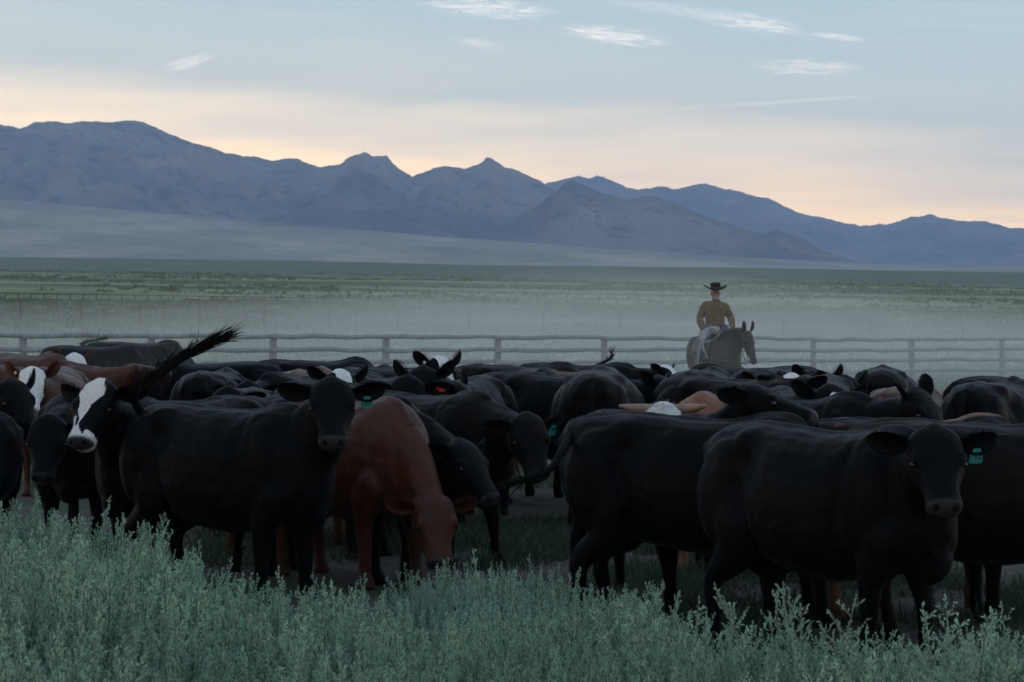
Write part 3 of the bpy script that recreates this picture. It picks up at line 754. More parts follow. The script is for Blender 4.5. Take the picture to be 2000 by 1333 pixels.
def make_cow(c):
    if 'aim' in c: solve_aim(c)
    rng = np.random.default_rng(c['seed'] + 11)
    me, poll, R, k = cow_mesh(c)
    col = c.get('col', 'black')
    loc = at(c['px'], c['s'])
    o = link('cow', me, MAT[col], loc=loc, label=c['label'], category='cow', group='cattle of the herd')
    o.rotation_euler = (0, 0, rad(c['yaw']))
    ec = MAT[c.get('earcol', col)]
    if c['s'] > 225: coat_hair(me, col, o, 56000 if c['s'] > 250 else 26000, rng)
    eu, eb = c.get('ears', (4, 0.22))
    face = unit(np.array([R[0, 0], R[1, 0], 0.0]) * .9 - R[:, 2] * .0 + R[:, 0] * .25)
    for s in (1, -1):
        up_deg = eu[0 if s > 0 else 1] if isinstance(eu, tuple) else eu
        base = poll + R @ np.array([.0, s * .120, -.010]) * k
        out = R[:, 1] * s
        L = unit(out * math.cos(rad(up_deg)) + (np.array([0, 0, 1.0]) * .8 - R[:, 0] * .35) * math.sin(rad(up_deg)) - face * eb)
        fn = face + out * c.get('en', .45); Nn = unit(fn - L * fn.dot(L)); W = np.cross(Nn, L)
        M = np.stack([L, W, Nn], 1) * k * c.get('earsize', 1.0)
        mb = MB().add(np.array(EAR_V) @ M.T + base, EAR_F)
        # fringe of ear hair
        if c['s'] > 175:
            th = rng.uniform(0, 1, 90); sgn = rng.choice([-1, 1], 90)
            wv = .058 * np.interp(th, [0, .12, .3, .5, .7, .86, 1], [.4, .62, .92, 1, .86, .58, .2])
            st0 = np.stack([.205 * th, sgn * wv * .84, .02 * np.ones(90) * (1 - th)], 1)
            dr = np.stack([.5 * np.ones(90), sgn * .8, rng.uniform(-.2, .5, 90)], 1)
            hv, hf = strands(rng, st0 @ M.T + base, dr @ M.T, rng.uniform(.02, .042, 90) * k, .0018, 2, .4, -.1); mb.add(hv, hf)
            n2 = 110; th = rng.uniform(.03, .6, n2); uu = rng.normal(size=n2) * .4
            st0 = np.stack([.22 * th, uu * .05, .012 + 0 * th], 1); dr = np.stack([.7 + 0 * th, uu * .8 + rng.normal(size=n2) * .3, rng.uniform(.2, .8, n2)], 1)
            hv, hf = strands(rng, st0 @ M.T + base, dr @ M.T, rng.uniform(.03, .055, n2) * k, .0016, 2, .5, -.1); mb.add(hv, hf)
        eo = link('ear', mb.mesh('ear'), ec, parent=o)
        tg = c.get('tag')
        if tg and (tg[1] == s):
            kind = tg[0]
            if kind == 'button':
                t = link('ear_tag', BUT_ME, parent=o); off = .06
            else:
                t = link('ear_tag', TAG_ME[kind], parent=o); off = .11
                t['label'] = {'teal': 'teal plastic ear tag', 'redtag': 'red plastic ear tag', 'whitetag': 'white ear tag'}[kind]
            p = base + L * off * k + Nn * .018 * k + (np.array([0, 0, -.032 * k]) if kind == 'teal' else 0)
            t.location = p
            if kind == 'redtag':
                X = Nn; Z = unit(-L * .8 + W * 0 + np.array([0, 0, .55])); 
            else:
                X = Nn; Z = np.array([0, 0, 1.0])
            Z = unit(Z - X * X.dot(Z)); Y = np.cross(Z, X)
            t.rotation_mode = 'QUATERNION'; t.rotation_quaternion = Matrix(np.stack([X, Y, Z], 1).tolist()).to_quaternion()
            t.scale = (k * 1.05,) * 3 if kind != 'redtag' else (k, k * .42, k * .95)
        if c['s'] > 150:
            e = link('eye', EYE_ME, parent=o); e.location = poll + R @ np.array([.155, s * .131, .018]) * k; e.scale = (k,) * 3
    if c.get('tuft'):
        n = 900; th = rng.uniform(-.05, .09, n); uu = rng.normal(size=n) * .06
        st0 = np.stack([th, uu, .07 - 4 * uu ** 2], 1) @ R.T * k + poll; dr = np.stack([.6 + rng.normal(size=n) * .6, uu * 9 + rng.normal(size=n) * .4, np.full(n, .55)], 1) @ R.T
        hv, hf = strands(rng, st0, dr, rng.uniform(.03, .075, n), .0017, 3, .8, -.3); link('poll_hair', MB().add(hv, hf).mesh('poll_hair'), MAT['whitehair' if c['tuft'] == 2 else 'redhair'], parent=o, kind='stuff')
    if c.get('horns'):
        for s in (1, -1):
            b0 = poll + R @ np.array([-.035, s * .075, .03]) * k; hl = c['horns']
            pts = [b0, b0 + (R[:, 1] * s * .11 + np.array([0, 0, .005])) * hl, b0 + (R[:, 1] * s * .21 + face * .02 + np.array([0, 0, .02])) * hl, b0 + (R[:, 1] * s * .29 + face * .05 + np.array([0, 0, .045])) * hl]
            link('horn', MB().tube(pts, [.036, .033, .026, .009], n=10, sub=3, side=(0, 0, 1)).mesh('horn'), MAT['horn'], parent=o)
    # tail
    tl = c.get('tail', 'hang'); hm = MAT['hair'] if col in ('black', 'brown') else MAT['red'] if col == 'red' else MAT['redhair']
    if tl == 'hang':
        make_tail(o, np.array([(-.715, 0, 1.22), (-.79, 0, 1.16), (-.805, .01, .95), (-.785, .02, .70), (-.78, .02, .52)]) * k, hm, rng, .72, 36, .26 * k, .10)
    elif tl:
        inv = Matrix.Translation(loc) @ Matrix.Rotation(rad(c['yaw']), 4, 'Z'); inv = inv.inverted()
        pts = [np.array((-.715, 0, 1.22)) * k] + [np.array(inv @ atp(px, py, s_)) for px, py, s_ in tl['pts']]
        make_tail(o, pts, hm, rng, **{q: v for q, v in tl.items() if q != 'pts'})
    COWS.append(o)
    return o
HERD = [
 # ---- front row
 dict(aim=(648, 766), px=405, s=290, yaw=-34, hy=-84, hp=-50, ny=2, np=30, nl=.52, vox=.014, tag=('teal', 1), gait=(.05, -.08, .06, -.12), earsize=1.12,
      tail=dict(pts=[(262, 772, 288), (296, 742, 287), (340, 708, 286), (390, 680, 285), (425, 665, 284)], hair_from=.12, n_hair=380, hair_len=.25, spread=.13, r0=.034, r1=.016, wisp=26, droop=.02),
      label='black cow facing the camera with teal ear tag and tail flung up high'),
 dict(aim=(1825, 866), px=1590, s=348, yaw=-46, hy=-88, hp=-50, ny=-32, np=22, nl=.50, vox=.014, tag=('teal', 1), gait=(0.1, -0.1, 0.14, -0.06), earsize=1.1,
      label='big black cow, foremost of the herd, looking straight at the camera with teal tag'),
 dict(px=1340, s=318, yaw=-14, hy=5, hp=-30, ny=-20, np=-5, vox=.015, k=1.0, gait=(0, .05, .05, -.05), hidehead=1,
      tail=dict(pts=[(1098, 880, 322), (1075, 915, 325), (1030, 935, 328), (990, 948, 330)], hair_from=.5, n_hair=60, hair_len=.16, spread=.16, droop=-.05),
      label='black cow seen from its rump side with dark tail swung out to the left'),
 dict(px=1900, s=332, yaw=-4, hy=-10, hp=-40, ny=0, np=15, vox=.018, col='brown', tail='hang', gait=(.1, -.1, 0, .1),
      label='dark brown black cow cut by the right edge behind the foremost cow'),
 dict(tail=None, px=-185, s=300, yaw=172, hy=165, hp=-50, ny=0, np=10, vox=.018, label='black cow rump cut off by the left edge above the sagebrush'),
 dict(aim=(95, 835), px=105, s=248, yaw=-88, hy=-92, hp=-60, ny=-10, np=-22, vox=.017, ears=(2, .1), label='black cow with head hung low between the left edge and white blazed cow'),
 dict(aim=(195, 768), px=255, s=272, yaw=-128, hy=-112, hp=-52, ny=10, np=32, nl=.54, vox=.014, white='blaze', earsize=1.1, tail=None, label='black cow with white blaze, and white muzzle sides near the left edge'),
 dict(aim=(845, 990), px=718, s=272, yaw=-52, hy=-72, hp=-64, ny=0, np=-46, nl=.66, vox=.015, col='red', ears=(6, .1), gait=(.12, -.05, 0, 0), label='rust red cow grazing with its head down in the sagebrush'),
 dict(aim=(900, 884), px=790, s=268, yaw=-38, hy=-38, hp=-50, ny=0, np=-12, nl=.62, vox=.016, ears=(14, .15), label='black cow in profile with lowered head just behind the red grazing cow'),
 dict(aim=(1028, 832), px=905, s=254, yaw=-42, hy=-66, hp=-58, ny=-8, np=2, nl=.60, vox=.016, col='brown', tag=('teal', 1), ears=((20, 4), .1), gait=(.1, -.1, 0, 0), label='brownish black cow with teal tag walking forward beside the grazing red cow'),
 # ---- second row
 dict(aim=(795, 757), px=770, s=236, yaw=-75, hy=-84, hp=-60, ny=-4, np=32, vox=.017, tag=('redtag', 1), ears=(4, .05), label='black cow with red ear tag looking over the red cow'),
 dict(en=0.6, aim=(1468, 776), px=1448, s=300, yaw=-60, hy=-12, hp=-20, ny=30, np=22, nl=.58, vox=.016, white='lip', ears=(16, 2.4), k=.97, label='black cow resting its raised chin across the back of the foremost cow'),
 dict(tuft=2, aim=(1295, 812), px=1325, s=258, yaw=-118, hy=-94, hp=-52, ny=-8, np=12, vox=.018, col='tan', earcol='red', white='face', horns=0.82, ears=(-16, .1), label='horned red cow with white face and horns level over a black back'),
 dict(px=1168, s=214, yaw=84, hy=80, hp=-40, ny=0, np=-10, vox=.02, col='brown', k=1.055, fat=1.08, label='broad brown black cow seen from behind in the middle of the herd'),
 dict(px=1010, s=192, yaw=60, hy=60, hp=-40, ny=0, np=-5, vox=.021, label='black cow seen from behind left of the broad brown rump'),
 dict(px=1003, s=172, yaw=12, hy=10, hp=-30, ny=0, np=-15, vox=.024, col='brown', label='dark brown cow whose back shows behind the black rump at centre'),
 dict(aim=(1288, 752), px=1248, s=198, yaw=-20, hy=-30, hp=-46, ny=-5, np=10, vox=.02, ears=((25, 38), .25), label='black cow lowering its head left of the dusty black rump'),
 dict(aim=(1300, 728), px=1215, s=163, yaw=-8, hy=-30, hp=-40, ny=-5, np=8, vox=.024, white='half', ears=((26, 30), .1), k=.98,
      tail=dict(pts=[(1140, 722, 160), (1170, 712, 158), (1192, 700, 157), (1196, 688, 157)], hair_from=.6, n_hair=30, hair_len=.12, spread=.35, droop=.1), label='black white faced cow with tail tip sticking up below the rail fence'),
 dict(px=1370, s=186, yaw=72, hy=70, hp=-40, ny=0, np=-10, vox=.021, label='dusty black cow seen from behind in front of the horse'),
 dict(px=1432, s=212, yaw=-30, hy=-30, hp=-30, ny=0, np=-14, vox=.021, col='brown', label='dark cow back between the dusty rump and the raised chin'),
 dict(px=1478, s=176, yaw=175, hy=175, hp=-20, ny=0, np=-12, vox=.024, col='brown', label='dark brown cow back just below and right of the horse'),
 dict(aim=(1508, 750), px=1520, s=190, yaw=-105, hy=-100, hp=-58, ny=0, np=14, vox=.022, col='brown', ears=(30, .1), label='dim brown cow peering from behind the white poll'),
 dict(aim=(1546, 750), px=1572, s=205, yaw=-110, hy=-108, hp=-60, ny=0, np=16, vox=.02, white='half', ears=(14, .1), label='black cow with white forehead right of the horse'),
 dict(aim=(1600, 744), px=1612, s=188, yaw=-80, hy=-80, hp=-55, ny=0, np=18, vox=.021, ears=(48, .1), label='small black head with upright ears right of the white forehead'),
 dict(aim=(1650, 752), px=1652, s=190, yaw=-60, hy=-70, hp=-48, ny=0, np=16, vox=.021, ears=(40, .1), label='black cow with one ear poking up beside the brown rump'),
 dict(aim=(1622, 776), px=1608, s=244, yaw=-84, hy=-78, hp=-56, ny=4, np=14, vox=.017, white='spot', ears=((22, 34), .1), label='black cow with small white star on its forehead'),
 dict(tuft=1, aim=(1640, 858), px=1636, s=296, yaw=-100, hy=-95, hp=-60, ny=0, np=0, vox=.02, col='red', label='rusty calf whose fluffy poll shows behind the raised black chin', k=.92, ears=(-20, .3), poll=1),
 dict(px=1722, s=182, yaw=80, hy=80, hp=-40, ny=0, np=-15, vox=.02, col='brown', fat=1.14, label='large dusty brown cow rump standing clear against the fence'),
 dict(px=1768, s=206, yaw=62, hy=62, hp=-40, ny=0, np=-15, vox=.022, col='red', k=0.92, label='reddish brown cow back overlapping the large dusty rump'),
 dict(en=-0.9, aim=(1788, 782), px=1752, s=262, yaw=-30, hy=-42, hp=-50, ny=-6, np=16, vox=.016, ears=((62, 50), .0), earsize=1.0, label='black cow with two tall pricked ears near the right edge'),
 dict(px=1940, s=222, yaw=60, hy=60, hp=-30, ny=0, np=-5, vox=.019, fat=1.05, label='black cow flank at the right edge in front of green grass'),
 dict(px=1985, s=208, yaw=25, hy=25, hp=-30, ny=0, np=-5, vox=.022, label='black cow behind the flank at the right edge'),
 dict(px=1772, s=303, yaw=15, hy=15, hp=-40, ny=0, np=-20, vox=.02, col='tan', k=0.958, label='tan cow whose back shows as a pale strip over black backs'),
 dict(px=1765, s=312, yaw=8, hy=8, hp=-40, ny=0, np=-20, vox=.018, col='black', k=.97, label='black cow back lying behind the foremost cow on the right'),
 # ---- left rear
 dict(px=20, s=150, yaw=-6, hy=-6, hp=-30, ny=0, np=5, vox=.024, col='red', label='red cow back at the left edge below the rail fence'),
 dict(aim=(258, 726), px=140, s=176, yaw=6, hy=20, hp=-4, ny=3, np=8, nl=.62, vox=.021, col='red', ears=(16, .1), label='red cow stretching its neck out level to the right'),
 dict(aim=(145, 704), px=128, s=146, yaw=-40, hy=-62, hp=-55, ny=-5, np=26, vox=.022, col='red', white='face', ears=(38, .1), tag=('button', -1), label='red white faced cow with round tag in front of the long black back'),
 dict(aim=(63, 735), px=62, s=184, yaw=-92, hy=-84, hp=-58, ny=2, np=22, vox=.02, col='red', white='face', ears=(42, .1), tag=('button', -1), label='red white faced cow at the left partly hidden by a black ear'),
 dict(en=1.0, aim=(22, 762), px=0, s=232, yaw=-60, hy=-46, hp=-50, ny=5, np=18, vox=.019, ears=((52, 30), .0), label='black cow head at the left edge with one ear over a white face'),
 dict(px=175, s=128, yaw=-3, hy=-3, hp=-50, ny=0, np=-30, vox=.024, tail=None, label='long black cow back nearest the fence at the left'),
 dict(px=260, s=122, yaw=20, hy=20, hp=-50, ny=0, np=-30, vox=.026, k=1.02,
      tail=dict(pts=[(160, 672, 120), (172, 668, 118), (190, 664, 116), (208, 661, 115)], hair_from=.15, n_hair=130, hair_len=.30, spread=.16, wisp=22, droop=.05), label='black cow behind the long back with its tail streaming'),
 dict(px=425, s=166, yaw=184, hy=184, hp=-40, ny=0, np=-20, vox=.021, label='wide black cow back under the flung up tail'),
 dict(px=608, s=160, yaw=10, hy=10, hp=-40, ny=0, np=-20, vox=.024, label='hazy black cow back right of the wide back'),
 dict(px=415, s=190, yaw=82, hy=82, hp=-40, ny=0, np=-20, vox=.021, fat=.95,
      tail=dict(pts=[(455, 745, 190), (480, 750, 190), (520, 752, 190), (550, 750, 190)], hair_from=.5, n_hair=30, hair_len=.12, spread=.12, droop=0), label='black cow rump with tail swung level to the right'),
 dict(aim=(445, 776), px=440, s=222, yaw=-92, hy=-90, hp=-62, ny=0, np=8, vox=.019, tag=('teal', 1), ears=(4, .1), k=.95, label='black cow peeking with teal tag over the foremost left cow back'),
 dict(px=600, s=186, yaw=80, hy=80, hp=-40, ny=0, np=-10, vox=.022, col='red', label='red cow rump beside the hazy black back'),
 dict(px=560, s=240, yaw=60, hy=60, hp=-40, ny=0, np=-30, vox=.022, col='red', k=.93, label='tan cow back glimpsed behind the tagged black head'),
 dict(px=628, s=198, yaw=-140, hy=-70, hp=-60, ny=30, np=14, vox=.02, label='black cow shoulder in front of the red rump'),
 dict(aim=(664, 742), px=672, s=206, yaw=-120, hy=-66, hp=-60, ny=20, np=16, vox=.019, white='half', ears=(30, .2), label='black cow with white poll showing above the tagged black head'),
 dict(px=712, s=180, yaw=70, hy=70, hp=-40, ny=0, np=-12, vox=.022, label='peaked black cow back at the left of centre'),
 dict(px=790, s=178, yaw=-150, hy=-150, hp=-40, ny=0, np=-12, vox=.022, label='low black cow back behind the red tagged head'),
 dict(aim=(858, 714), px=862, s=186, yaw=-82, hy=-58, hp=-58, ny=8, np=30, vox=.018, white='half', tag=('button', -1), ears=(40, .05), label='black cow with broad white blaze standing out against the fence'),
 dict(en=1.0, aim=(893, 766), px=893, s=222, yaw=-30, hy=-20, hp=-40, ny=4, np=8, vox=.018, ears=((58, 20), .0), label='black cow with one large upright ear below the white blazed head'),
 dict(aim=(826, 736), px=828, s=212, yaw=-110, hy=-100, hp=-55, ny=0, np=18, vox=.02, ears=(40, .1), label='black cow behind the red tagged head with one small ear up'),
 dict(px=1105, s=172, yaw=30, hy=30, hp=-40, ny=0, np=-12, vox=.024, col='red', k=0.96, label='reddish cow back glimpsed right of centre below the fence'),
]
for i, c in enumerate(HERD):
    c['seed'] = i + 1
    make_cow(c)
# ------------------------------------------------------------------ horse
M_SHIRT = plain('ochre_shirt', (.115, .080, .042), .85, .22, 10, .5, 60., sheen=.1)
M_JEANS = plain('denim', (.055, .095, .165), .85, .25, 14, .4, 90.)
M_HAT = plain('black_felt', (.012, .014, .018), .8, .2, 10)
M_BAND = plain('hat_band', (.045, .05, .055), .7, .1)
M_SKIN = plain('skin', (.21, .12, .09), .55, .15, 20)
M_BEARD = plain('grey_beard', (.22, .21, .20), .85, .3, 60)
M_LEATHER = plain('saddle_leather', (.035, .020, .012), .5, .3, 12, .3, 60.)
M_BOOT = plain('boot_leather', (.06, .045, .032), .55, .3, 12)
M_TAP = plain('olive_leather', (.035, .042, .022), .6, .2, 12)
M_ROPE = plain('lasso_rope', (.34, .37, .38), .7, .15, 40)
M_PAD = plain('saddle_pad', (.10, .10, .105), .9, .2, 20)
M_METAL = plain('bit_steel', (.5, .5, .5), .3, .1, 5, metal=.9)
HORSE_LOC = at(1397, 107); HORSE_YAW = -74
HB = np.array([(-.86, 1.26, 1.02, .08), (-.80, 1.38, .88, .20), (-.66, 1.46, .80, .29), (-.45, 1.475, .76, .31), (-.2, 1.42, .70, .31), (.05, 1.395, .66, .315), (.28, 1.42, .66, .29), (.48, 1.48, .70, .25), (.62, 1.45, .76, .22), (.74, 1.34, .86, .17), (.80, 1.2, .96, .08)])
HH = np.array([(-.06, .03, .03, .05), (-.03, .075, .06, .09), (.03, .092, .075, .14), (.12, .098, .075, .165), (.2, .092, .068, .155), (.3, .072, .06, .115), (.4, .06, .055, .085), (.48, .062, .055, .075), (.54, .064, .05, .07), (.58, .05, .03, .05), (.59, .03, .012, .03)])
def build_horse():
    rng = np.random.default_rng(5); mb = MB()
    xq = np.linspace(HB[0, 0], HB[-1, 0], 28); top, bot, wid = [catmull(HB[:, 0], HB[:, i], xq) for i in (1, 2, 3)]
    mb.loft([egg((x, 0, b + (t - b) * .5), (0, 1, 0), (0, 0, 1), max(w, .01), (t - b) * .5, (t - b) * .5, 24, 2.2) for x, t, b, w in zip(xq, top, bot, wid)])
    for s in (-1, 1):
        mb.ell((-.58, s * .19, 1.10), (.25, .14, .34)); mb.ell((.55, s * .18, 1.08), (.17, .10, .30)); mb.ell((.70, s * .10, 1.02), (.12, .11, .18))
        mb.tube([(.55, s * .17, 1.0), (.56, s * .17, .82), (.57, s * .165, .62), (.58, s * .16, .47), (.58, s * .16, .30), (.58, s * .16, .14), (.62, s * .16, .06), (.64, s * .16, 0)], [.11, .10, .07, .055, .038, .045, .045, .065], [.14, .12, .085, .065, .045, .05, .05, .075], n=10, sub=2)
        mb.tube([(-.58, s * .16, 1.1), (-.48, s * .18, .86), (-.56, s * .175, .70), (-.74, s * .165, .53), (-.75, s * .16, .42), (-.72, s * .16, .26), (-.71, s * .16, .13), (-.67, s * .16, .06), (-.66, s * .16, 0)], [.15, .13, .09, .055, .048, .04, .046, .048, .065], [.26, .21, .13, .085, .065, .046, .055, .052, .075], n=10, sub=2)
    hd = dirv(12, -66); hs, hu = frame_up(hd); R = np.stack([hd, hs, hu], 1)
    poll = np.array([.99, .23, 1.50])
    pts = np.array([(.30, 0, 1.15), (.60, 0, 1.22), (.82, .10, 1.40), poll + hd * .05 - hu * .05]); t = np.arange(4); tq = np.linspace(0, 3, 13)
    C = np.stack([catmull(t, pts[:, q], tq) for q in range(3)], 1); tg = np.gradient(C, axis=0); rings = []
    for q, d, u_, w in zip(C, tg, np.interp(tq, [0, 1, 2, 3], [.30, .30, .22, .14]), np.interp(tq, [0, 1, 2, 3], [.22, .17, .115, .085])):
        d = unit(d); sd = unit(np.cross((0, 0, 1), d)); rings.append(egg(q, sd, unit(np.cross(d, sd)), w, u_, u_, 16, 2.0))
    mb.loft(rings)
    tq = np.linspace(HH[0, 0], HH[-1, 0], 20); hw, hup, hdn = [catmull(HH[:, 0], HH[:, i], tq) for i in (1, 2, 3)]
    mb.loft([egg(poll + hd * t_, hs, hu, max(w, .008), max(u_, .006), max(d_, .006), 18, 2.3) for t_, w, u_, d_ in zip(tq, hw, hup, hdn)])
    me = remesh(mb, 'horse_body', .02, 5); V = co(me); N = nor(me)
    set_co(me, V + N * ((fbm(V * 5, 3) - .5) * .02)[:, None])
    H = (V - poll) @ R; inh = (np.abs(H[:, 1]) < .15) & (H[:, 0] > -.1) & (np.abs(H[:, 2]) < .25)
    attr(me, 'white', np.zeros(len(V))); attr(me, 'skin', np.zeros(len(V)))
    dk = inh * sstep(.42, .52, H[:, 0]) * .7
    for s in (-1, 1): dk = np.maximum(dk, inh * np.exp(-np.linalg.norm((H - np.array([.56, s * .045, .02])) / np.array([.03, .02, .03]), axis=1) ** 2))
    attr(me, 'dark', dk)
    o = link('horse', me, MAT['bay'], loc=HORSE_LOC, label='dark bay saddle horse carrying the rider behind the herd', category='horse'); o.rotation_euler = (0, 0, rad(HORSE_YAW))
    for s in (-1, 1):
        b0 = poll + R @ np.array([-.035, s * .065, .02]); L = unit(np.array([.25, .12 * s, 1.0])); Nn = unit(hd * .4 + np.array([.6, s * .3, 0])); Nn = unit(Nn - L * L.dot(Nn)); W = np.cross(Nn, L)
        link('ear', MB().add(np.array(EAR_V) * np.array([.95, .72, .9]) @ np.stack([L, W, Nn], 1).T + b0, EAR_F).mesh('ear'), MAT['bay'], parent=o)
        e = link('eye', EYE_ME, parent=o); e.location = poll + R @ np.array([.17, s * .088, .03]); e.scale = (1.1,) * 3
    # mane along the crest, falling to the right side, and forelock
    S = []; D_ = []; Ln = []
    for k in range(420):
        i = rng.uniform(3, 12); c0 = np.array([np.interp(i, range(13), C[:, q]) for q in range(3)]); u_ = np.interp(i / 4, [0, 1, 2, 3], [.30, .30, .22, .14])
        S.append(c0 + np.array([-.35, 0, .9]) * u_ * .98 + rng.normal(size=3) * .012); D_.append(np.array([.1, -.9, -.2]) + rng.normal(size=3) * .25); Ln.append(rng.uniform(.18, .34))
    for k in range(60):
        S.append(poll + R @ np.array([-.03, rng.uniform(-.03, .03), .05])); D_.append(hd + hu * .25 + rng.normal(size=3) * .15); Ln.append(rng.uniform(.12, .24))
    V, F = strands(rng, S, D_, Ln, .005, 4, .25, -1.4); link('mane', MB().add(V, F).mesh('mane'), MAT['hair'], parent=o, kind='stuff')
    make_tail(o, [(-.82, 0, 1.32), (-.92, 0, 1.24), (-.95, 0, 1.0), (-.93, 0, .75)], MAT['hair'], rng, .2, 160, .5, .12)
    # bridle with reins: its own thing, worn by the horse
    br = link('bridle', None, loc=HORSE_LOC, label='leather bridle and reins on the dark horse', category='bridle'); br.rotation_euler = (0, 0, rad(HORSE_YAW))
    def P(t, u, v): return tuple(poll + R @ np.array([t, u, v]))
    def strap(name, pts, r=.011, m=M_LEATHER, sub=3): link(name, MB().tube(pts, [r] * len(pts), side=(.2, .3, .9), n=6, sub=sub).mesh(name), m, parent=br)
    strap('browband', [P(.02, -.10, -.04), P(.055, -.085, .045), P(.065, 0, .082), P(.055, .085, .045), P(.02, .10, -.04)])
    for s in (-1, 1):
        strap('cheekpiece', [P(-.03, s * .04, .055), P(.0, s * .098, -.01), P(.2, s * .10, -.04), P(.36, s * .078, -.04), P(.47, s * .070, -.045)], .012)
        strap('bit_shank', [P(.46, s * .075, -.03), P(.48, s * .078, -.06), P(.52, s * .08, -.14)], .012, M_METAL)
    strap('noseband', [P(.33, -.072, -.05), P(.33, -.06, .05), P(.33, 0, .066), P(.33, .06, .05), P(.33, .072, -.05)], .012)
    strap('throatlatch', [P(-.02, -.085, 0), P(.06, -.1, -.14), P(.09, 0, -.19), P(.06, .1, -.14), P(-.02, .085, 0)], .008)
    strap('rein', [P(.52, -.08, -.14), (.95, -.10, 1.02), (.62, -.26, 1.05), (.42, -.12, 1.50), (.34, .22, 1.70)], .010, sub=6)
    strap('rein', [P(.52, .08, -.14), (.98, .20, 1.05), (.66, .26, 1.20), (.45, .22, 1.55), (.34, .24, 1.70)], .010, sub=6)
    # saddle
    sd = link('saddle', None, loc=HORSE_LOC, label='dark leather stock saddle with stirrups under the rider', category='saddle'); sd.rotation_euler = (0, 0, rad(HORSE_YAW))
    def arch(x, off, k=9): 
        tp, bt, w = [float(catmull(HB[:, 0], HB[:, i], [x])[0]) for i in (1, 2, 3)]; zc = (tp + bt) / 2
        return egg((x, 0, zc), (0, 1, 0), (0, 0, 1), w + off, (tp - bt) / 2 + off, (tp - bt) / 2 + off, 40, 2.2)
    def blanket(name, x0, x1, off, lo, hi, m):
        xs = np.linspace(x0, x1, 8); V = []; F = []; idx = list(range(lo, hi + 1)); n = len(idx)
        for q in (off, off + .018):
            for x in xs: V.extend(arch(x, q)[idx])
        k = len(xs) * n
        for i in range(7):
            for j in range(n - 1):
                a = i*n+j; F.append((k+a, k+a+1, k+a+n+1, k+a+n)); F.append((a, a+n, a+n+1, a+1))
        for i in range(7):
            a = i*n; F.append((a, k+a, k+a+n, a+n)); a += n - 1; F.append((a, a+n, k+a+n, k+a))
        for j in range(n - 1):
            F.append((j, j+1, k+j+1, k+j)); a = 7*n+j; F.append((a, k+a, k+a+1, a+1))
        link(name, MB().add(V, F).mesh(name), m, parent=sd)
    blanket('saddle_pad', -.36, .36, .012, 0, 20, M_PAD)
    blanket('skirt', -.30, .30, .034, 1, 19, M_LEATHER)
    mb = MB(); mb.tube([(-.27, 0, 1.50), (-.16, 0, 1.455), (0, 0, 1.45), (.14, 0, 1.48), (.22, 0, 1.53)], [.19, .18, .15, .15, .13], [.05, .045, .04, .045, .05], n=14, sub=3); link('seat', mb.mesh('seat'), M_LEATHER, parent=sd)
    mb = MB(); mb.tube([(-.25, -.20, 1.48), (-.29, -.12, 1.58), (-.30, 0, 1.61), (-.29, .12, 1.58), (-.25, .20, 1.48)], [.03] * 5, side=(1, 0, 0), n=8, sub=4); link('cantle', mb.mesh('cantle'), M_LEATHER, parent=sd)
    mb = MB(); mb.tube([(.22, 0, 1.50), (.25, 0, 1.58), (.27, 0, 1.635), (.275, 0, 1.65)], [.035, .025, .022, .045], n=10); mb.ell((.275, 0, 1.655), (.05, .05, .018)); link('horn', mb.mesh('saddle_horn'), M_LEATHER, parent=sd)
    for s in (-1, 1):
        link('fender', MB().tube([(.10, s * .325, 1.34), (.14, s * .36, 1.15), (.18, s * .385, .92)], [.012] * 3, [.09, .07, .04], side=(0, 1, 0), n=8, sub=2).mesh('fender'), M_LEATHER, parent=sd)
        mb = MB(); mb.tube([(.18, s * .385, .93), (.19, s * .46, .86), (.20, s * .455, .77), (.20, s * .33, .77), (.19, s * .32, .86), (.18, s * .385, .93)], [.014] * 6, [.03] * 6, side=(1, 0, 0), n=6, sub=2); link('stirrup', mb.mesh('stirrup'), M_LEATHER, parent=sd)
        mb = MB(); mb.loft([egg((.20 + x, s * .395, .825 + dz), (0, 1, 0), (0, 0, 1), w, h, h, 14, 2.4) for x, w, h, dz in ((0, .075, .075, 0), (.08, .08, .075, -.005), (.16, .06, .05, -.02), (.21, .03, .022, -.03))]); link('stirrup_cover', mb.mesh('stirrup_cover'), M_TAP, parent=sd)
    # coiled lasso hung from the horn on the near side
    lr = link('lasso_rope', None, loc=HORSE_LOC, label='pale coiled lasso rope hanging at the rider leg', category='rope'); lr.rotation_euler = (0, 0, rad(HORSE_YAW))
    def loopmesh(cx, cz, ry, rz, ph, tilt, n=26):
        pts = []
        for k in range(n + 1):
            a = 2 * math.pi * k / n + ph
            pts.append((.30 + .05 * math.sin(a * 2 + ph) + cx, -.22 + ry * math.cos(a), cz + rz * math.sin(a) + tilt * ry * math.cos(a)))
        return MB().tube(pts, [.0085] * len(pts), side=(1, 0, 0), n=6).mesh('rope_coil')
    for k in range(6):
        link('rope_coil', loopmesh(.012 * k, 1.50 - .012 * k + rng.uniform(-.012, .012), .185 - .012 * k + rng.uniform(-.01, .01), .13 - .012 * k, k * .5, .32), M_ROPE, parent=lr)
    for k in range(3):
        link('rope_coil', loopmesh(.03 + .015 * k, 1.33 + .03 * k, .13 + .03 * k, .27 - .03 * k, k * .9, .45), M_ROPE, parent=lr)
    link('rope_end', MB().tube([(.33, -.37, 1.46), (.34, -.44, 1.2), (.33, -.46, 1.0), (.34, -.45, .82)], [.0085] * 4, side=(1, 0, 0), n=6, sub=4).mesh('rope_end'), M_ROPE, parent=lr)
    return o
HORSE = build_horse()

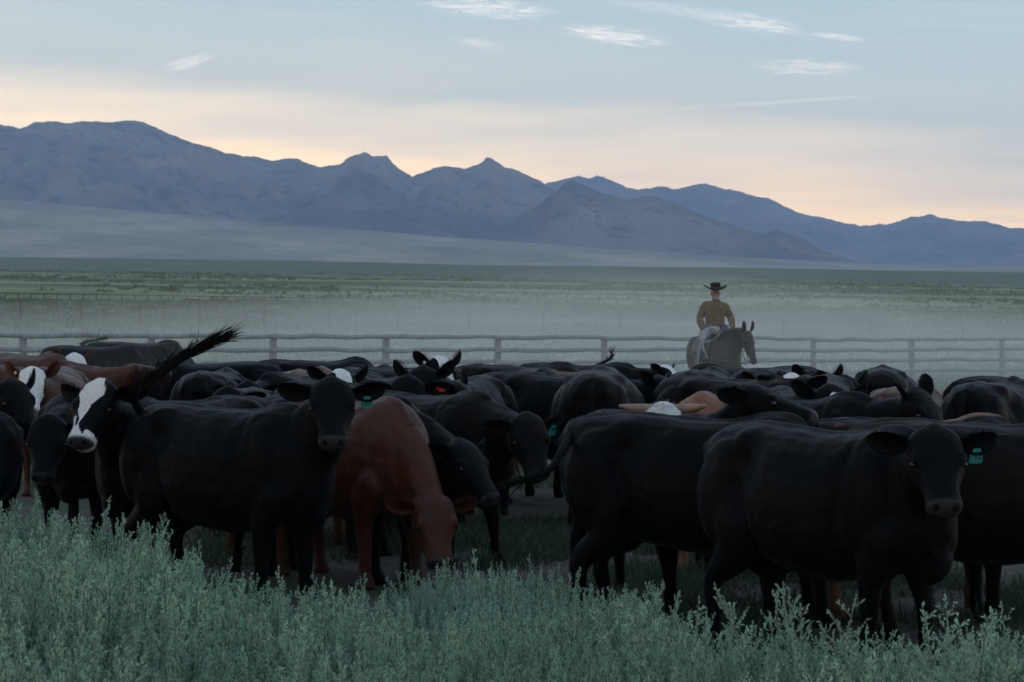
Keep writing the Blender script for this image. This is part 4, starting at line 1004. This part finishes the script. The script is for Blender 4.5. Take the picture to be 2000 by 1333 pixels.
# ------------------------------------------------------------------ rider
def build_rider():
    rng = np.random.default_rng(9)
    seat = HORSE_LOC + Matrix.Rotation(rad(HORSE_YAW), 3, 'Z') @ Vector((-.02, 0, 1.505))
    yaw = -80
    sh = {s: np.array([.0, s * .180, .498]) for s in (-1, 1)}
    el = {-1: np.array([-.02, -.285, .27]), 1: np.array([.02, .295, .29])}
    wr = {-1: np.array([.14, -.245, .05]), 1: np.array([.27, .25, .17])}
    hip = {s: np.array([.02, s * .10, .06]) for s in (-1, 1)}
    kn = {-1: np.array([.33, -.30, -.20]), 1: np.array([.33, .30, -.18])}
    an = {-1: np.array([.14, -.385, -.60]), 1: np.array([.14, .385, -.585])}
    def torso(mb, g):
        ks = [(-.02, .155, .125), (.08, .165, .13), (.18, .15, .115), (.30, .165, .12), (.42, .19, .125), (.485, .195, .115), (.53, .165, .09), (.56, .115, .075), (.59, .065, .06)]
        mb.loft([egg((.0 + .015 * math.sin(z * 5), 0, z), (0, 1, 0), (1, 0, 0), w + g, d + g, d + g, 20, 2.3) for z, w, d in ks])
    def arm(mb, s, g, end=1.0):
        w = el[s] + (wr[s] - el[s]) * end
        mb.tube([sh[s] + np.array([0, -s * .05, .005]), sh[s], (sh[s] + el[s]) / 2, el[s], (el[s] + w) / 2, w], np.array([.06, .062, .056, .048, .045, .036]) + g, side=(1, 0, 0), n=12, sub=3)
    def leg(mb, s, g, end=1.0):
        a = kn[s] + (an[s] - kn[s]) * end
        mb.tube([hip[s] + np.array([-.05, 0, .03]), hip[s] + np.array([.06, s * .03, 0]), (hip[s] + kn[s]) / 2 + np.array([0, 0, .02]), kn[s], (kn[s] + a) / 2, a], np.array([.10, .105, .085, .068, .062, .05]) + g, side=(0, 0, 1), n=12, sub=3)
    mb = MB(); torso(mb, -.012)
    for s in (-1, 1): arm(mb, s, -.010); leg(mb, s, -.010)
    mb.tube([(0, 0, .52), (.01, 0, .60), (.02, 0, .67)], [.065, .056, .055], n=12)
    hc = np.array([.035, 0, .735])
    mb.ell(hc, (.098, .076, .115), n=18, m=14); mb.ell(hc + np.array([.045, 0, -.065]), (.055, .055, .055)); mb.ell(hc + np.array([.100, 0, -.012]), (.022, .014, .03)); mb.ell(hc + np.array([.078, 0, .035]), (.022, .05, .016))
    for s in (-1, 1):
        mb.ell(hc + np.array([-.005, s * .078, -.005]), (.022, .012, .032)); mb.ell(hc + np.array([.07, s * .045, -.025]), (.025, .025, .022))
        mb.ell(an[s] + np.array([.06, 0, -.06]), (.11, .04, .04))
    # hands: palm, four curled fingers and thumb
    for s in (-1, 1):
        d = unit(wr[s] - el[s]); sd = unit(np.cross(d, (0, 0, 1))) * (1 if s > 0 else -1); dn = unit(np.cross(sd, d)) * (-1 if np.cross(sd, d)[2] > 0 else 1)
        p = wr[s] + d * .045; mb.ell(p, (.05, .04, .022), np.stack([d, sd, dn], 1))
        for q in range(4):
            f0 = p + d * .035 + sd * (.030 - .02 * q); L = (.032, .036, .034, .026)[q]
            mb.tube([f0, f0 + d * L, f0 + d * L * 1.25 + dn * L, f0 + d * L * .4 + dn * L * 1.5], [.011, .010, .009, .008], n=8)
        mb.tube([p - d * .01 + sd * .03, p + d * .025 + sd * .045 + dn * .015, p + d * .05 + sd * .03 + dn * .035], [.013, .012, .009], n=8)
    me = remesh(mb, 'rider_body', .008, 2)
    o = link('person', me, M_SKIN, loc=seat, label='rider in wide black hat and ochre shirt sitting on the dark horse', category='person'); o.rotation_euler = (0, 0, rad(yaw))
    def cloth(name, fn, mat, vox=.012, amp=.022, freq=11.):
        b = MB(); fn(b); m = remesh(b, name, vox, 3); V = co(m); N = nor(m)
        q = V * np.array([freq, freq, freq * .8]) + np.stack([fbm(V * 5 + 3, 2) * 4] * 3, 1)
        set_co(m, V + N * (((1 - np.abs(2 * fbm(q, 2) - 1)) - .75) * amp * 2)[:, None]); return link(name, m, mat, parent=o)
    def f_shirt(b):
        torso(b, .012)
        for s in (-1, 1): arm(b, s, .014, .93)
    shirt = cloth('shirt', f_shirt, M_SHIRT)
    for s in (-1, 1):     # collar leaves, chest pockets, cuffs
        link('collar', MB().box((.085, s * .04, .585), (.012, .034, .026), Matrix.Rotation(rad(s * 24), 3, 'X')).mesh('collar', False), M_SHIRT, parent=shirt)
        link('pocket', MB().box((.143, s * .085, .40), (.008, .05, .055)).mesh('pocket', False), M_SHIRT, parent=shirt)
        link('pocket_flap', MB().box((.150, s * .085, .445), (.008, .053, .016)).mesh('pocket_flap', False), M_SHIRT, parent=shirt)
    link('placket', MB().box((.148, 0, .33), (.007, .016, .20)).mesh('placket', False), M_SHIRT, parent=shirt)
    def f_jeans(b):
        b.loft([egg((.0, 0, z), (0, 1, 0), (1, 0, 0), w, d, d, 18, 2.3) for z, w, d in ((-.06, .12, .11), (0, .18, .15), (.08, .183, .148), (.12, .178, .14))])
        for s in (-1, 1): leg(b, s, .006, .95)
    cloth('jeans', f_jeans, M_JEANS)
    link('belt', MB().loft([egg((.004, 0, z), (0, 1, 0), (1, 0, 0), .186, .150, .150, 24, 2.3) for z in (.105, .145)]).mesh('belt'), M_LEATHER, parent=o)
    for s in (-1, 1):
        f = an[s]
        def f_boot(b, f=f):
            b.tube([f + np.array([0, 0, .16]), f + np.array([0, 0, .02]), f + np.array([.0, 0, -.06])], [.062, .052, .048], n=12); b.loft([egg(f + np.array([x, 0, z]), (0, 1, 0), (0, 0, 1), w, h, .035, 12, 2.4) for x, w, h, z in ((-.07, .035, .05, -.075), (0, .042, .07, -.075), (.09, .048, .045, -.08), (.17, .040, .03, -.085), (.215, .018, .014, -.09))])
            b.box(f + np.array([-.045, 0, -.115]), (.03, .032, .02))
        cloth('boot', f_boot, M_BOOT, .010, .004)
    # beard and moustache
    b = MB(); b.ell(hc + np.array([.072, 0, -.098]), (.036, .042, .036)); b.ell(hc + np.array([.10, 0, -.045]), (.016, .04, .012)); b.ell(hc + np.array([.075, .045, -.07]), (.02, .012, .035)); b.ell(hc + np.array([.075, -.045, -.07]), (.02, .012, .035))
    link('beard', remesh(b, 'beard', .008, 1), M_BEARD, parent=o)
    for s in (-1, 1): e = link('eye', EYE_ME, parent=o); e.location = hc + np.array([.083, s * .032, .012]); e.scale = (.6,) * 3
    # hat: flat telescoped crown, wide brim turned up at the sides
    hz = hc[2] + .062; hat = link('hat', None, parent=o); hat.location = (hc[0] - .005, 0, hz); hat.rotation_euler = (0, rad(4), 0)
    n = 40; rings = []
    for rr, z in ((.080, .0), (.12, .004), (.165, .010), (.205, .016), (.207, .022), (.165, .017), (.12, .011), (.080, .008)):
        q = np.arange(n) * 2 * math.pi / n; up = (np.abs(np.sin(q)) ** 2) * ((rr - .08) / .127) ** 1.6 * .062 - (np.cos(q) ** 2) * ((rr - .08) / .127) * .016
        rings.append(np.stack([rr * 1.06 * np.cos(q), rr * np.sin(q), z + up], 1))
    b = MB(); b.loft(rings, cap=False); link('brim', b.mesh('brim'), M_HAT, parent=hat)
    b = MB(); b.loft([egg((0, 0, z), (1, 0, 0), (0, 1, 0), w * 1.12, w, w, 28, 2.2) for z, w in ((-.005, .086), (.04, .087), (.09, .089), (.118, .091), (.126, .084), (.112, .075), (.110, .01))]); link('crown', b.mesh('crown'), M_HAT, parent=hat)
    link('hat_band', MB().loft([egg((0, 0, z), (1, 0, 0), (0, 1, 0), w * 1.12, w, w, 28, 2.2) for z, w in ((.006, .0885), (.045, .0895))]).mesh('hat_band'), M_BAND, parent=hat)
build_rider()
# ------------------------------------------------------------------ sagebrush
def leaf_material(name, c0, c1, c2):
    m, b, bs = newmat(name)
    pos = b.n('ShaderNodeNewGeometry').outputs['Position']; oi = b.n('ShaderNodeObjectInfo').outputs['Random']
    rnd = b.n('ShaderNodeNewGeometry').outputs['Random Per Island']
    c = b.mix(rnd, c0, c1); c = b.mix(b.mrange(b.noise(pos, 1.1, 3, .6), .35, .65), c, c2)
    c = b.mix(b.m('MULTIPLY', oi, .8), c, tuple(q * .55 for q in c0))
    b.put(bs.inputs['Base Color'], c); bs.inputs['Roughness'].default_value = .75; bs.inputs['Specular IOR Level'].default_value = .15
    tr = b.n('ShaderNodeBsdfTranslucent'); b.put(tr.inputs['Color'], c); mx = b.n('ShaderNodeMixShader'); mx.inputs[0].default_value = .38
    nt = m.node_tree; nt.links.new(bs.outputs[0], mx.inputs[1]); nt.links.new(tr.outputs[0], mx.inputs[2])
    nt.links.new(mx.outputs[0], [n for n in nt.nodes if n.type == 'OUTPUT_MATERIAL'][0].inputs['Surface'])
    return m
M_SAGE = leaf_material('sage_leaf', (.31, .49, .385), (.42, .60, .47), (.37, .55, .38))
M_STEM = plain('sage_stem', (.12, .13, .10), .9, .3, 10)
M_WEED = leaf_material('weed_leaf', (.045, .075, .045), (.075, .11, .065), (.055, .085, .055))
M_GRASS = leaf_material('pasture_grass', (.10, .155, .08), (.16, .205, .11), (.20, .22, .12))
M_SCRUB = leaf_material('scrub_leaf', (.13, .165, .095), (.22, .25, .15), (.19, .22, .12))

def plant_mesh(name, seed, H=.62, stems=26, spread=.24, openness=.0, leafL=.021, leafW=.0026):
    """clump of plumed spires: woody stems, short side twigs and narrow leaves"""
    r = np.random.default_rng(seed)
    LV = []; SV = MB()
    def twig(p0, d0, L, rad0, lev):
        n = 6; p = np.array(p0, float); d = unit(d0); pts = [p.copy()]; ds = []
        bend = r.normal(size=3) * (.16 if lev else .10)
        for k in range(n):
            d = unit(d + bend / n + np.array([0, 0, .5 if lev else .35]) / n); p = p + d * L / n; pts.append(p.copy()); ds.append(d)
        SV.tube(pts[::3], np.linspace(rad0, rad0 * .25, len(pts[::3])), n=3)
        pts = np.array(pts); f0 = .05 if lev else .30
        nl = int(L / (.0040 if lev else .006)); ff = f0 + (1 - f0) * (np.arange(nl) + r.uniform(size=nl)) / nl; ii = np.minimum((ff * n).astype(int), n - 1)
        q = pts[ii] + (pts[ii + 1] - pts[ii]) * (ff * n - ii)[:, None]
        dd = np.array(ds)[ii] * r.uniform(.8, 1.5, (nl, 1)) + r.normal(size=(nl, 3)) * .42; dd /= np.linalg.norm(dd, axis=1)[:, None]
        aa = np.cross(dd, r.normal(size=(nl, 3))); aa /= np.linalg.norm(aa, axis=1)[:, None]
        Ls = (leafL * r.uniform(.5, 1.15, nl) * (1 - .4 * ff))[:, None]; w = (leafW * r.uniform(.8, 1.3, nl))[:, None]
        LV.append(np.stack([q, q + dd * Ls * .5 + aa * w, q + dd * Ls, q + dd * Ls * .5 - aa * w], 1).reshape(-1, 3))
        if lev == 0:
            nt = max(4, int(r.integers(22, 30) * L / H * (1 - .35 * openness)))
            for k in range(nt):
                f = .16 + .80 * (k + r.uniform()) / nt; i = min(int(f * n), n - 1); q = pts[i] + (pts[i + 1] - pts[i]) * (f * n - i)
                a = r.uniform(0, 6.283); out = np.array([math.cos(a), math.sin(a), 0])
                twig(q, ds[i] * (1.0 - openness * .35) + out * (.55 + openness * .4), (.020 + (.098 + openness * .13) * (1 - f)) * r.uniform(.6, 1.25) * H / .62, .0018, 1)
    for k in range(stems):
        a = r.uniform(0, 6.283); rr = spread * math.sqrt(r.uniform(0, 1)); out = np.array([math.cos(a), math.sin(a), 0])
        base = out * rr * (.55 - .35 * openness); lean = .10 + rr * (1.0 + openness * 2.2)
        twig(base, out * lean + np.array([0, 0, 1.0]) + r.normal(size=3) * .08, H * r.uniform(.62, 1.0) * (1 - .25 * rr / spread), .0048, 0)
    LA = np.concatenate(LV); V = np.concatenate(SV.v + [LA]); n0 = SV.n
    V *= H / np.percentile(V[:, 2], 99.7)
    LF = (np.arange(len(LA)).reshape(-1, 4) + n0).tolist()
    me = bpy.data.meshes.new(name); me.from_pydata(V.tolist(), [], SV.f + LF); me.update()
    me.materials.append(M_SAGE); me.materials.append(M_STEM)
    mi = np.zeros(len(me.polygons), np.int32); mi[:len(SV.f)] = 1; me.polygons.foreach_set('material_index', mi)
    return me
TH = [plant_mesh('sagebrush', 40 + k, .62, 14 + 2 * k, .22 + .015 * k) for k in range(5)]
OP = [plant_mesh('sagebrush', 80 + k, .62, 11 + 2 * k, .22, .8) for k in range(3)]
def place_sage():
    r = random.Random(3)
    ytop = ([-200, 0, 60, 110, 150, 230, 300, 345, 400, 480, 600, 750, 860, 950, 1060, 1150, 1250, 1330, 1400, 1470, 1500], [950, 960, 945, 965, 1010, 1008, 1015, 1065, 1118, 1122, 1112, 1132, 1100, 1088, 1105, 1125, 1150, 1175, 1215, 1275, 1330])
    hgt = ([-200, 300, 380, 1500], [.82, .80, .62, .60])
    n = 0; tries = 0; pts = []
    while n < 270 and tries < 20000:
        tries += 1
        px = r.uniform(-160, 1500); h = float(np.interp(px, *hgt)) * r.uniform(.70, 1.08); Dm = FPX * (HC - h) / (float(np.interp(px, *ytop)) - HY)
        D = math.sqrt(r.uniform(8.4 ** 2, 15.8 ** 2))
        x = (px - HX) / FPX * D
        cl = float(fbm(np.array([[x * 1.15 + 3, D * .8, .5]]), 2)[0])
        h *= .72 + .56 * cl; Dm = FPX * (HC - h) / (float(np.interp(px, *ytop)) - HY)
        if D > Dm - .05 or (cl < .36 and r.random() < .75): continue
        if any((x - a) ** 2 + (D - c) ** 2 < .20 ** 2 for a, c in pts): continue
        pts.append((x, D)); n += 1
        dense = 'pale grey green sagebrush in the dense thicket along the bottom'
        tall = 'tall sagebrush in the left bank reaching up to the cattle'
        left = px < 330 and D > 11.5
        o = link('sagebrush', TH[r.randrange(5)], loc=(x, D, gz1(x, D) - .01), label=tall if left else dense, category='sagebrush', group='tall left sagebrush bank' if left else 'foreground sagebrush thicket')
        k = h / .62; o.scale = (k * r.uniform(.9, 1.15), k * r.uniform(.9, 1.15), k); o.rotation_euler = (rad(r.uniform(-5, 5)), rad(r.uniform(-5, 5)), r.uniform(0, 6.28))
    for px, yt, h, lab in [(1338, 1165, .70, 'tall sagebrush spire at the right end of the thicket'), (1432, 1222, .52, 'low branching sagebrush right of the tall spire'), (1500, 1238, .50, 'sagebrush with thin arms before the dark hind legs'),
                           (1590, 1158, .76, 'large open sagebrush standing alone before the foremost cow'), (1655, 1215, .58, 'sagebrush leaning right beside the large open one'), (1545, 1262, .46, 'small sagebrush at the foot of the large open one'),
                           (1708, 1262, .45, 'short sagebrush in the gap under the foremost cow'), (1880, 1178, .76, 'tallest sagebrush near the lower right corner'), (1945, 1200, .66, 'bushy sagebrush right of the tallest corner one'),
                           (1995, 1190, .68, 'sagebrush cut by the right edge'), (1835, 1255, .50, 'low sagebrush left of the tallest corner one'), (1780, 1290, .40, 'little sagebrush by the bottom edge near the corner')]:
        D = FPX * (HC - h) / (yt - HY); x = (px - HX) / FPX * D
        o = link('sagebrush', OP[r.randrange(3)], loc=(x, D, gz1(x, D) - .01), label=lab, category='sagebrush', group='open sagebrush at the right')
        o.scale = (h / .62,) * 3; o.rotation_euler = (0, 0, r.uniform(0, 6.28))
    for k in range(22):
        px = r.uniform(1470, 2080); yt = r.uniform(1225, 1310); h = r.uniform(.42, .62); D = FPX * (HC - h) / (yt - HY); x = (px - HX) / FPX * D
        o = link('sagebrush', OP[r.randrange(3)], loc=(x, D, gz1(x, D) - .01), label='small loose sagebrush filling the lower right corner', category='sagebrush', group='small sagebrush in the lower right corner')
        o.scale = (h / .62,) * 3; o.rotation_euler = (0, 0, r.uniform(0, 6.28))
place_sage()

def blades(name, P, n_bl, L, spread, w, mat, seed, label, cat, lean=.5):
    """clumps of narrow blades at points P joined into one mass"""
    r = np.random.default_rng(seed); P = np.asarray(P, float); N = len(P) * n_bl
    base = np.repeat(P, n_bl, 0) + np.concatenate([r.normal(size=(N, 2)) * spread, np.zeros((N, 1))], 1)
    k = np.repeat(r.uniform(.6, 1.25, len(P)), n_bl)
    d = np.concatenate([r.normal(size=(N, 2)) * lean, np.ones((N, 1))], 1); d /= np.linalg.norm(d, axis=1)[:, None]
    Ls = (L * k * r.uniform(.5, 1.1, N))[:, None]
    a = r.normal(size=(N, 3)); a[:, 2] *= .2; a /= np.linalg.norm(a, axis=1)[:, None]
    droop = np.concatenate([d[:, :2] * .35, -np.full((N, 1), .12)], 1)
    V = np.stack([base - a * w, base + a * w, base + d * Ls * .6 + a * w * .8, base + d * Ls * .6 - a * w * .8, base + (d + droop) * Ls], 1).reshape(-1, 3)
    i = np.arange(N) * 5
    F = np.concatenate([np.stack([i, i + 1, i + 2], 1), np.stack([i, i + 2, i + 3], 1), np.stack([i + 3, i + 2, i + 4], 1)])
    return link(name, fast_mesh(name, V, F), mat, kind='stuff', label=label, category=cat)
def scatter(n, d0, d1, seed, px0=-150, px1=2150, keep=None):
    r = np.random.default_rng(seed); D = np.sqrt(r.uniform(d0 ** 2, d1 ** 2, n)); px = r.uniform(px0, px1, n); x = (px - HX) / FPX * D
    m = np.ones(n, bool) if keep is None else keep(x, D, r)
    x, D = x[m], D[m]; return np.stack([x, D, gz(x, D)], 1)
def weed_keep(x, D, r):
    p = np.stack([x * .8, D * .8, np.zeros(len(x))], 1); return fbm(p, 3) + r.normal(size=len(x)) * .03 > .50
blades('weeds', scatter(2600, 12.0, 22, 5, 380, 2150, weed_keep), 16, .17, .07, .006, M_WEED, 1, 'dark green weeds growing between the cattle legs', 'weeds')
blades('grass', scatter(14000, 26, 75, 6), 7, .24, .12, .012, M_GRASS, 2, 'hazy pasture grass around the rail fence', 'grass')
def scrub_keep(x, D, r):
    p = np.stack([x * .02, D * .02, np.zeros(len(x))], 1); return fbm(p, 3) > .46
blades('scrub', scatter(6500, 75, 330, 7, keep=scrub_keep), 12, .5, .45, .06, M_SCRUB, 3, 'low grey green scrub across the far pasture', 'scrub', 1.0)
blades('scrub', scatter(3200, 330, 950, 8, keep=scrub_keep), 9, .9, .9, .25, M_SCRUB, 4, 'sagebrush flat fading toward the hills', 'scrub', 1.0)
# ------------------------------------------------------------------ air
def volume_mat(name, dens, col, aniso=0.0):
    m = bpy.data.materials.new(name); m.use_nodes = True; nt = m.node_tree; nt.nodes.clear()
    out = nt.nodes.new('ShaderNodeOutputMaterial'); v = nt.nodes.new('ShaderNodeVolumePrincipled')
    v.inputs['Color'].default_value = col + (1,); v.inputs['Density'].default_value = dens; v.inputs['Anisotropy'].default_value = aniso
    nt.links.new(v.outputs[0], out.inputs['Volume']); return m
def closed_box(a, b):
    a, b = np.array(a, float), np.array(b, float)
    return MB().box((a + b) / 2, (b - a) / 2).mesh('haze', False)
link('haze', closed_box((-9000, -60, -40), (9000, 11900, 560)), volume_mat('haze_air', 9.6e-5, (.46, .63, .97)), kind='stuff', label='thin blue evening haze over the whole valley', category='haze')
def dust_layer(h0, dens, cx, cy, rx, ry, ph, label):
    n, m = 56, 20; V = []; F = []
    for i in range(m + 1):
        a = math.pi / 2 * i / m                    # 0 = top, pi/2 = rim
        for j in range(n):
            t = 2 * math.pi * j / n
            k = 1 + .15 * math.sin(3 * t + ph) + .09 * math.sin(5 * t + 2.1 * ph)
            h = h0 * (1 + .2 * math.sin(2 * t + a * 3 + ph) * math.sin(a))
            V.append((cx + rx * k * math.sin(a) * math.cos(t), cy + ry * k * math.sin(a) * math.sin(t), -1.0 + h * math.cos(a) ** 1.3))
    for i in range(m):
        for j in range(n):
            q = (j + 1) % n; F.append((i*n+j, (i+1)*n+j, (i+1)*n+q, i*n+q))
    F.append(tuple(range(n))); F.append(tuple(m*n + j for j in range(n - 1, -1, -1)))
    link('dust', MB().add(V, F).mesh('dust'), volume_mat('trail_dust', dens, (.92, .925, .935)), kind='stuff', label=label, category='dust')
dust_layer(3.6, .0036, 4, 72, 52, 42, 1.9, 'thin dust drifting over the pasture behind the fence')
dust_layer(3.2, .0055, 1, 44, 34, 23, 4.4, 'faint dust rising from the rear of the herd')
def dust_puff(c, r, dens, lab):
    me = MB().ell((0, 0, 0), (1, 1, 1), n=40, m=24).mesh('dust'); V = co(me); V = V * (1 + .5 * (fbm(V * 1.9 + c[0], 3) - .5))[:, None] * np.array(r) + np.array(c); V[:, 2] = np.maximum(V[:, 2], -.9); set_co(me, V)
    link('dust', me, volume_mat('rising_dust', dens, (.90, .91, .93)), kind='stuff', label=lab, category='dust')
for c, r, d, lab in [((-13, 62, .1), (13, 11, 1.6), .0070, 'soft dust lying along the fence at the left'), ((-2, 62, .2), (11, 13, 1.9), .0105, 'dust puff along the fence left of the rider'),
                     ((4.5, 63, .4), (11, 14, 2.5), .0120, 'thick dust puff around the horse and rider'), ((12, 70, .1), (12, 12, 1.8), .0085, 'dust puff by the fence right of the rider'),
                     ((22, 78, .1), (14, 13, 1.6), .0060, 'weak dust at the right end of the fence'), ((-24, 70, .1), (14, 12, 1.7), .0060, 'weak dust beyond the far left cattle'),
                     ((3, 86, .6), (12, 11, 3.2), .0050, 'taller dust drifting up the plain behind the rider')]:
    dust_puff(c, r, d, lab)
